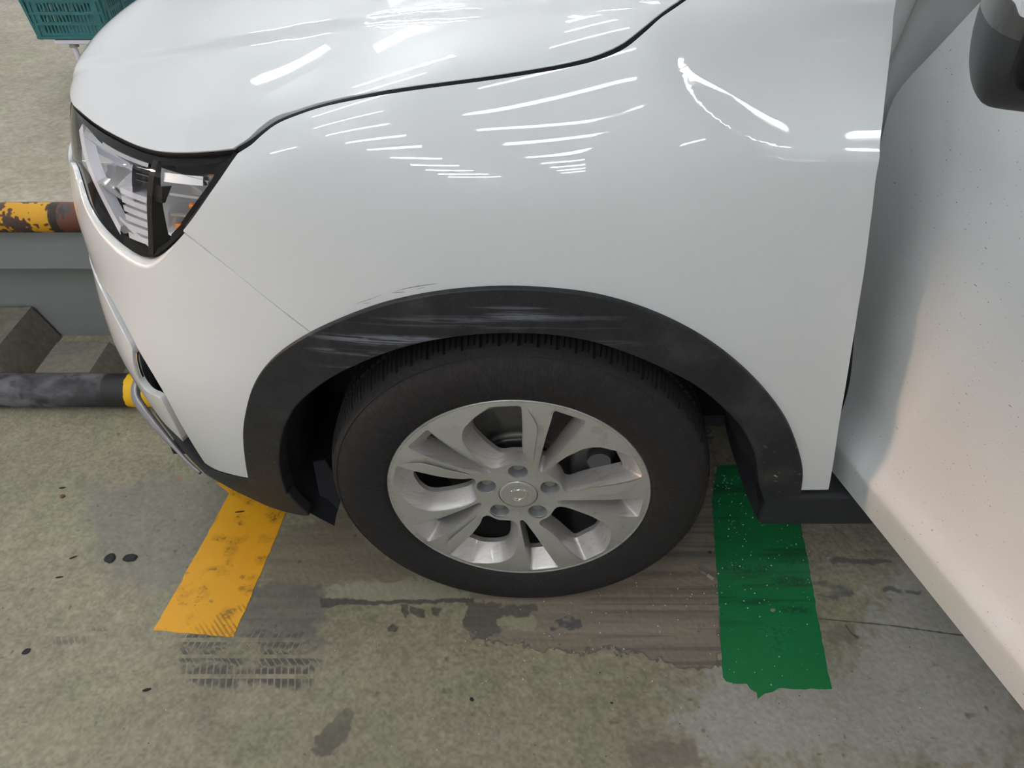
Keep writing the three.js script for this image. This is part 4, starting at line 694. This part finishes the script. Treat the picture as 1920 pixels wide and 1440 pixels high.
// ---------- loading dock ahead of the car ----------
const dockMat = new THREE.MeshStandardMaterial({ map: dataTex(512, 512, (u, v, o) => { floorTone(u * 2.2 + 7, v * 2.2 + 3, o); o[0] = o[0] * 1.05 + 14; o[1] = o[1] * 1.04 + 14; o[2] = o[2] * 1.05 + 20; }), roughness: .8 }); dockMat.map.repeat.set(.45, .45);
const beamMat = new THREE.MeshStandardMaterial({ color: new THREE.Color(.23, .24, .245), roughness: .85 });
const wallDark = new THREE.MeshStandardMaterial({ color: new THREE.Color(.21, .22, .215), roughness: .9 });
{
  const uvm = (g) => { const p = g.attributes.position, u = g.attributes.uv; for (let i = 0; i < p.count; i++) u.setXY(i, p.getX(i), p.getZ(i) + p.getY(i)); return g; };
  const dx0 = HX0 + .01, dx1 = -.93;
  const d = thing('loading_dock', 'raised concrete loading dock with a dark recessed base beyond the bumper', 'loading dock', [0, 0, 0]);
  part('dock_floor', uvm(box(dx1 - dx0, .06, 8.2, (dx0 + dx1) / 2, .42, -.80 - 4.1)), dockMat, d);
  part('edge_beam', box(dx1 - dx0, .13, .14, (dx0 + dx1) / 2, .323, -.80 - .07, .006), beamMat, d);
  part('recess_wall', box(dx1 - dx0, .26, .1, (dx0 + dx1) / 2, .13, -.86 - .05), wallDark, d);
  const pipeMap = dataTex(1024, 128, (u, v, o) => {
    const x = mix(-2.6, -.9, u), n = fbm(x * 30, v * 6, 4), m = vnoise(x * 150, v * 30); o[0] = 50; o[1] = 47; o[2] = 46;
    mixTo(o, 84, 82, 82, clamp((n - .45) * 2, 0, .6));
    const paintOn = (a, b, r, g, c, keep) => { if (x > a && x < b && n + (m - .5) * .35 < keep) mixTo(o, r, g, c, .92); };
    paintOn(-1.36, -1.10, 92, 52, 40, .62); paintOn(-1.105, -.9, 104, 58, 44, .62); paintOn(-2.6, -1.115, 92, 56, 42, .6); paintOn(-1.32, -1.105, 214, 160, 26, .50); paintOn(-2.1, -1.75, 214, 160, 26, .5); if (x > -1.11 && x < -1.09) mixTo(o, 30, 27, 26, .8);
  }, true, false);
  const lay = (len, r, x1, y, z, map, name, label, parent = scene, seg = 40) => {
    const g = new THREE.CylinderGeometry(r, r, len, seg, 60).rotateZ(Math.PI / 2).translate(x1 - len / 2, y, z), p = g.attributes.position, u = g.attributes.uv;
    for (let i = 0; i < p.count; i++) u.setXY(i, (p.getX(i) - (-2.6)) / 1.7, (Math.atan2(p.getY(i) - y, p.getZ(i) - z) / Math.PI + 1) / 2);
    const m = part(name, g, new THREE.MeshStandardMaterial({ map, roughness: .6 }), parent); return parent === scene ? tag(m, label, 'pipe') : (m.userData.label = label, m);
  };
  lay(3.2, .036, -.94, .449 - .034, -.80 + .012, pipeMap, 'edge_pipe', 'rusty pipe with chipped yellow paint along the dock edge', d);
  const lowMap = dataTex(1024, 128, (u, v, o) => {
    const x = mix(-2.6, -.9, u), n = fbm(x * 12, v * 5, 4), m = fbm(x * 40 + 5, v * 12, 3); o[0] = o[1] = 56; o[2] = 59; mixTo(o, 116, 114, 118, clamp((n - .46) * 3 + (m - .5), 0, .85)); mixTo(o, 34, 33, 34, clamp((.42 - m) * 4, 0, .6));
    if (x > -.975 + (m - .5) * .006) { o[0] = 232; o[1] = 180; o[2] = 10; } else if (x > -1.03) mixTo(o, 30, 29, 30, .75);
  }, true, false);
  lay(3.0, .043, -.875, .044, -.578, lowMap, 'floor_pipe', 'scuffed grey pipe lying on the floor with a yellow painted end');
  const blk = (top, bot, h, name, label) => {                       // sloped concrete block: x range on top, x range on the floor
    const s = new THREE.Shape([[bot[0], 0], [bot[1], 0], [top[1], h], [top[0], h]].map(p => new THREE.Vector2(...p)));
    return g => tag(part(name, new THREE.ExtrudeGeometry(s, { depth: g[1] - g[0] - .008, bevelEnabled: true, bevelSize: .004, bevelThickness: .004, bevelSegments: 2 }).translate(0, .004, g[0] + .004), new THREE.MeshStandardMaterial({ map: dockMat.map, color: new THREE.Color(.52, .53, .53), roughness: .9 }), scene), label, 'block');
  };
  blk([-1.80, -1.335], [-1.84, -1.295], .10, 'concrete_block', 'taller grey concrete block in the shadow below the dock')([-.853, -.63]);
  blk([-1.235, -1.10], [-1.262, -1.062], .05, 'concrete_block', 'low grey concrete block beside the taller one below the dock')([-.76, -.63]);
}
// ---------- crate on a white stand ----------
{
  const teal = new THREE.MeshStandardMaterial({ color: new THREE.Color(.035, .155, .165), roughness: .45 });
  const t = thing('plastic_crate', 'teal slotted plastic crate on a white stand at the dock', 'crate', [0, 0, 0]);
  const x0 = -1.425, x1 = -1.205, y0 = .605, H = .24, z0 = -1.90, z1 = -1.525;
  const wallShape = (w, cols) => {
    const s = new THREE.Shape([[-.0, 0], [w, 0], [w + .03, H], [-.03, H]].map(p => new THREE.Vector2(...p)));
    const slot = (cx, cy, sw, sh) => s.holes.push(new THREE.Path([[cx - sw, cy - sh], [cx - sw, cy + sh], [cx + sw, cy + sh], [cx + sw, cy - sh]].map(p => new THREE.Vector2(...p))));
    for (const [cy, sh] of [[.028, .011], [.057, .0095], [.087, .0115]]) for (let i = 0; i < cols; i++) slot(.03 + (w - .06) * (i + .5) / cols, cy, (w - .06) / cols * .27, sh);
    for (const cy of [.135, .17]) for (let i = 0; i < cols; i++) if (i < cols * .3 || i > cols * .62) slot(.03 + (w - .06) * (i + .5) / cols, cy, (w - .06) / cols * .27, .011);
    return new THREE.ExtrudeGeometry(s, { depth: .003, bevelEnabled: false });
  };
  const fw = x1 - x0, dw = z1 - z0;
  part('front_side', wallShape(fw, 15).translate(x0, y0, z1), teal, t); part('back_side', wallShape(fw, 15).translate(x0, y0, z0), teal, t);
  part('right_side', wallShape(dw, 24).rotateY(Math.PI / 2).translate(x1, y0, z1), teal, t); part('left_side', wallShape(dw, 24).rotateY(Math.PI / 2).translate(x0, y0, z1), teal, t);
  part('base_tray', box(fw, .006, dw, (x0 + x1) / 2, y0 + .003, (z0 + z1) / 2), teal, t);
  part('ribs', merged([box(.012, H, .006, x1 - .018, y0 + H / 2, z1 + .004), box(.008, H, .006, x0 + .012, y0 + H / 2, z1 + .004), box(fw, .007, .008, (x0 + x1) / 2, y0 + .006, z1 + .004), box(fw, .006, .006, (x0 + x1) / 2, y0 + .072, z1 + .004), box(fw, .006, .006, (x0 + x1) / 2, y0 + .043, z1 + .004), box(fw, .008, .006, (x0 + x1) / 2, y0 + .107, z1 + .004), box(.006, H, .02, x1 + .003, y0 + H / 2, z1 - .02), box(.006, H, .012, x1 + .003, y0 + H / 2, z1 - .12)]), teal, t);
  part('rim', merged([box(fw + .085, .02, .02, (x0 + x1) / 2, y0 + H, z1 + .014), box(fw + .085, .02, .02, (x0 + x1) / 2, y0 + H, z0 - .008), box(.02, .02, dw, x1 + .02, y0 + H, (z0 + z1) / 2), box(.02, .02, dw, x0 - .02, y0 + H, (z0 + z1) / 2)]), teal, t);
  const white = new THREE.MeshStandardMaterial({ color: new THREE.Color(.66, .64, .72), roughness: .4 });
  const s = thing('stand', 'white metal stand with a thin post under the teal crate', 'stand', [0, 0, 0]);
  part('shelf', box(.34, .012, .36, -1.21, .597, -1.70, .003), white, s);
  for (const [x, z] of [[-1.333, -1.535], [-1.333, -1.86], [-1.09, -1.86], [-1.09, -1.535]]) { part('post', new THREE.CylinderGeometry(.0075, .0075, .138, 16).translate(x, .4512 + .069, z), white, s); part('post_collar', new THREE.CylinderGeometry(.011, .015, .01, 16).translate(x, .586, z), new THREE.MeshStandardMaterial({ color: new THREE.Color(.2, .19, .19), roughness: .6 }), s); }
}
// ---------- crumbs on the floor ----------
{
  const black = new THREE.MeshStandardMaterial({ color: new THREE.Color(.014, .014, .016), roughness: .75 });
  function lump(name, label, cat, x, z, sx, sz, h, turn, mat = black) {
    const g = mergeVertices(new THREE.IcosahedronGeometry(1, 3).deleteAttribute('uv').deleteAttribute('normal')), p = g.attributes.position;
    for (let i = 0; i < p.count; i++) { const k = 1 + (fbm(p.getX(i) * 2 + x * 40, p.getZ(i) * 2 + p.getY(i) + z * 30, 3) - .5) * .5; p.setXYZ(i, p.getX(i) * sx * k, Math.max(-.55, p.getY(i)) * h * k, p.getZ(i) * sz * k); }
    g.computeVertexNormals(); g.computeBoundingBox(); g.translate(0, -g.boundingBox.min.y, 0);
    g.setAttribute('uv', new THREE.Float32BufferAttribute(new Float32Array(p.count * 2), 2));
    const m = part(name, g, mat, scene); m.position.set(x, .0002, z); m.rotation.y = turn; return tag(m, label, cat);
  }
  lump('rubber_blob', 'round black rubber blob, left one of the pair on the floor', 'debris', -.847, -.099, .011, .0125, .004, .3);
  lump('rubber_blob', 'wider black rubber blob, right one of the pair near the yellow tape', 'debris', -.806, -.1005, .0145, .0095, .004, .1);
  lump('rubber_crumb', 'thin black crumb tilted upwards, left of the pair of blobs', 'debris', -.926, -.102, .0075, .0018, .0018, .5);
  lump('rubber_crumb', 'thin black crumb below and left of the tilted one', 'debris', -.932, -.054, .0075, .0019, .0018, .2);
  lump('rubber_crumb', 'small dark grey chip by itself near the lower left floor', 'debris', -.92, .108, .0075, .006, .0015, .4);
  lump('rubber_crumb', 'short black sliver on the floor below the end of the yellow tape', 'debris', -.667, .182, .0075, .0026, .002, .25);
  lump('rubber_crumb', 'small dark crumb on bare concrete below the wheel', 'debris', -.082, .2, .0035, .004, .002, .8);
  lump('rubber_crumb', 'tiny dark crumb to the right below the wheel', 'debris', .166, .206, .003, .0016, .0015, 2.8);
  lump('rubber_crumb', 'dark dash of rubber upper left above the brown crumb', 'debris', -1.035, -.292, .008, .002, .0015, .15);
  lump('brown_crumb', 'reddish brown crumb on the floor at the upper left', 'debris', -1.022, -.266, .005, .0045, .004, .3, new THREE.MeshStandardMaterial({ color: new THREE.Color(.16, .07, .045), roughness: .8 }));
  lump('rubber_crumb', 'thin curved dark scrap lying on the yellow tape', 'debris', -.611, -.222, .010, .0016, .0015, .12).position.y = .0012;
  lump('grey_pebble', 'grey pebble lying on the green tape', 'debris', .5, .022, .005, .004, .003, .3, new THREE.MeshStandardMaterial({ color: new THREE.Color(.22, .24, .2), roughness: .8 })).position.y = .0011;
  lump('red_fleck', 'dark red fleck on the floor left of the green tape', 'debris', .405, -.115, .004, .003, .0012, .1, new THREE.MeshStandardMaterial({ color: new THREE.Color(.10, .012, .012), roughness: .6 }));
  { const b = thing('cigarette_end', 'grey crushed cigarette end on the floor beside the green tape', 'debris', [.387, .005, -.058]); b.rotation.y = -.75;
    const pm = new THREE.MeshStandardMaterial({ color: new THREE.Color(.34, .32, .29), roughness: .85 });
    part('filter', new THREE.CylinderGeometry(.0038, .0042, .014, 14, 3).rotateZ(Math.PI / 2).translate(.008, 0, 0), pm, b); part('paper', new THREE.CylinderGeometry(.0034, .0028, .012, 14, 3).rotateZ(Math.PI / 2 + .2).translate(-.007, .001, .001), new THREE.MeshStandardMaterial({ color: new THREE.Color(.24, .23, .21), roughness: .9 }), b); b.position.y = .0045; }
  { const m = lump('dry_leaf_scrap', 'small dry leaf scrap caught on the wheel arch trim', 'debris', .442, .0, .0035, .0012, .001, .2, new THREE.MeshStandardMaterial({ color: new THREE.Color(.32, .24, .15), roughness: .8 })); m.position.set(.425, .372, .001); m.rotation.set(1.4, .2, .9); }
  // grit scattered round the wheel: nobody could count it
  const grit = new THREE.InstancedMesh(new THREE.IcosahedronGeometry(1, 0), new THREE.MeshStandardMaterial({ color: 0xffffff, roughness: .5 }), 520); grit.name = 'grit'; grit.userData = { kind: 'stuff', label: 'pale and dark grit scattered over floor and green tape', category: 'grit' };
  const M = new THREE.Matrix4(), Q = new THREE.Quaternion(), E = new THREE.Euler(), col = new THREE.Color();
  for (let i = 0; i < 520; i++) {
    const zone = i % 5; let x, z;
    if (zone < 2) { x = rr(.44, .62); z = -.33 + .42 * rnd() * rnd(); } else if (zone === 2) { x = rr(.0, .5); z = rr(-.08, .18); } else { x = rr(-1.2, .8); z = rr(-.2, .3); if (zone === 4) { x = rr(-.1, .7); } }
    const s = rr(.0006, zone < 3 ? .0017 : .0013); E.set(rr(0, 6), rr(0, 6), rr(0, 6)); M.compose(V(x, s * .8 + .0011 * (x > .37 && x < .63 && z < .19 ? 1 : .0), z), Q.setFromEuler(E), V(s, s * .8, s)); grit.setMatrixAt(i, M);
    const k = rnd(); grit.setColorAt(i, k < .62 ? col.setRGB(.62, .58, .46) : k < .8 ? col.setRGB(.30, .27, .2) : col.setRGB(.03, .03, .03));
  }
  shade(grit); scene.add(grit);
}
renderer.render(scene, camera);
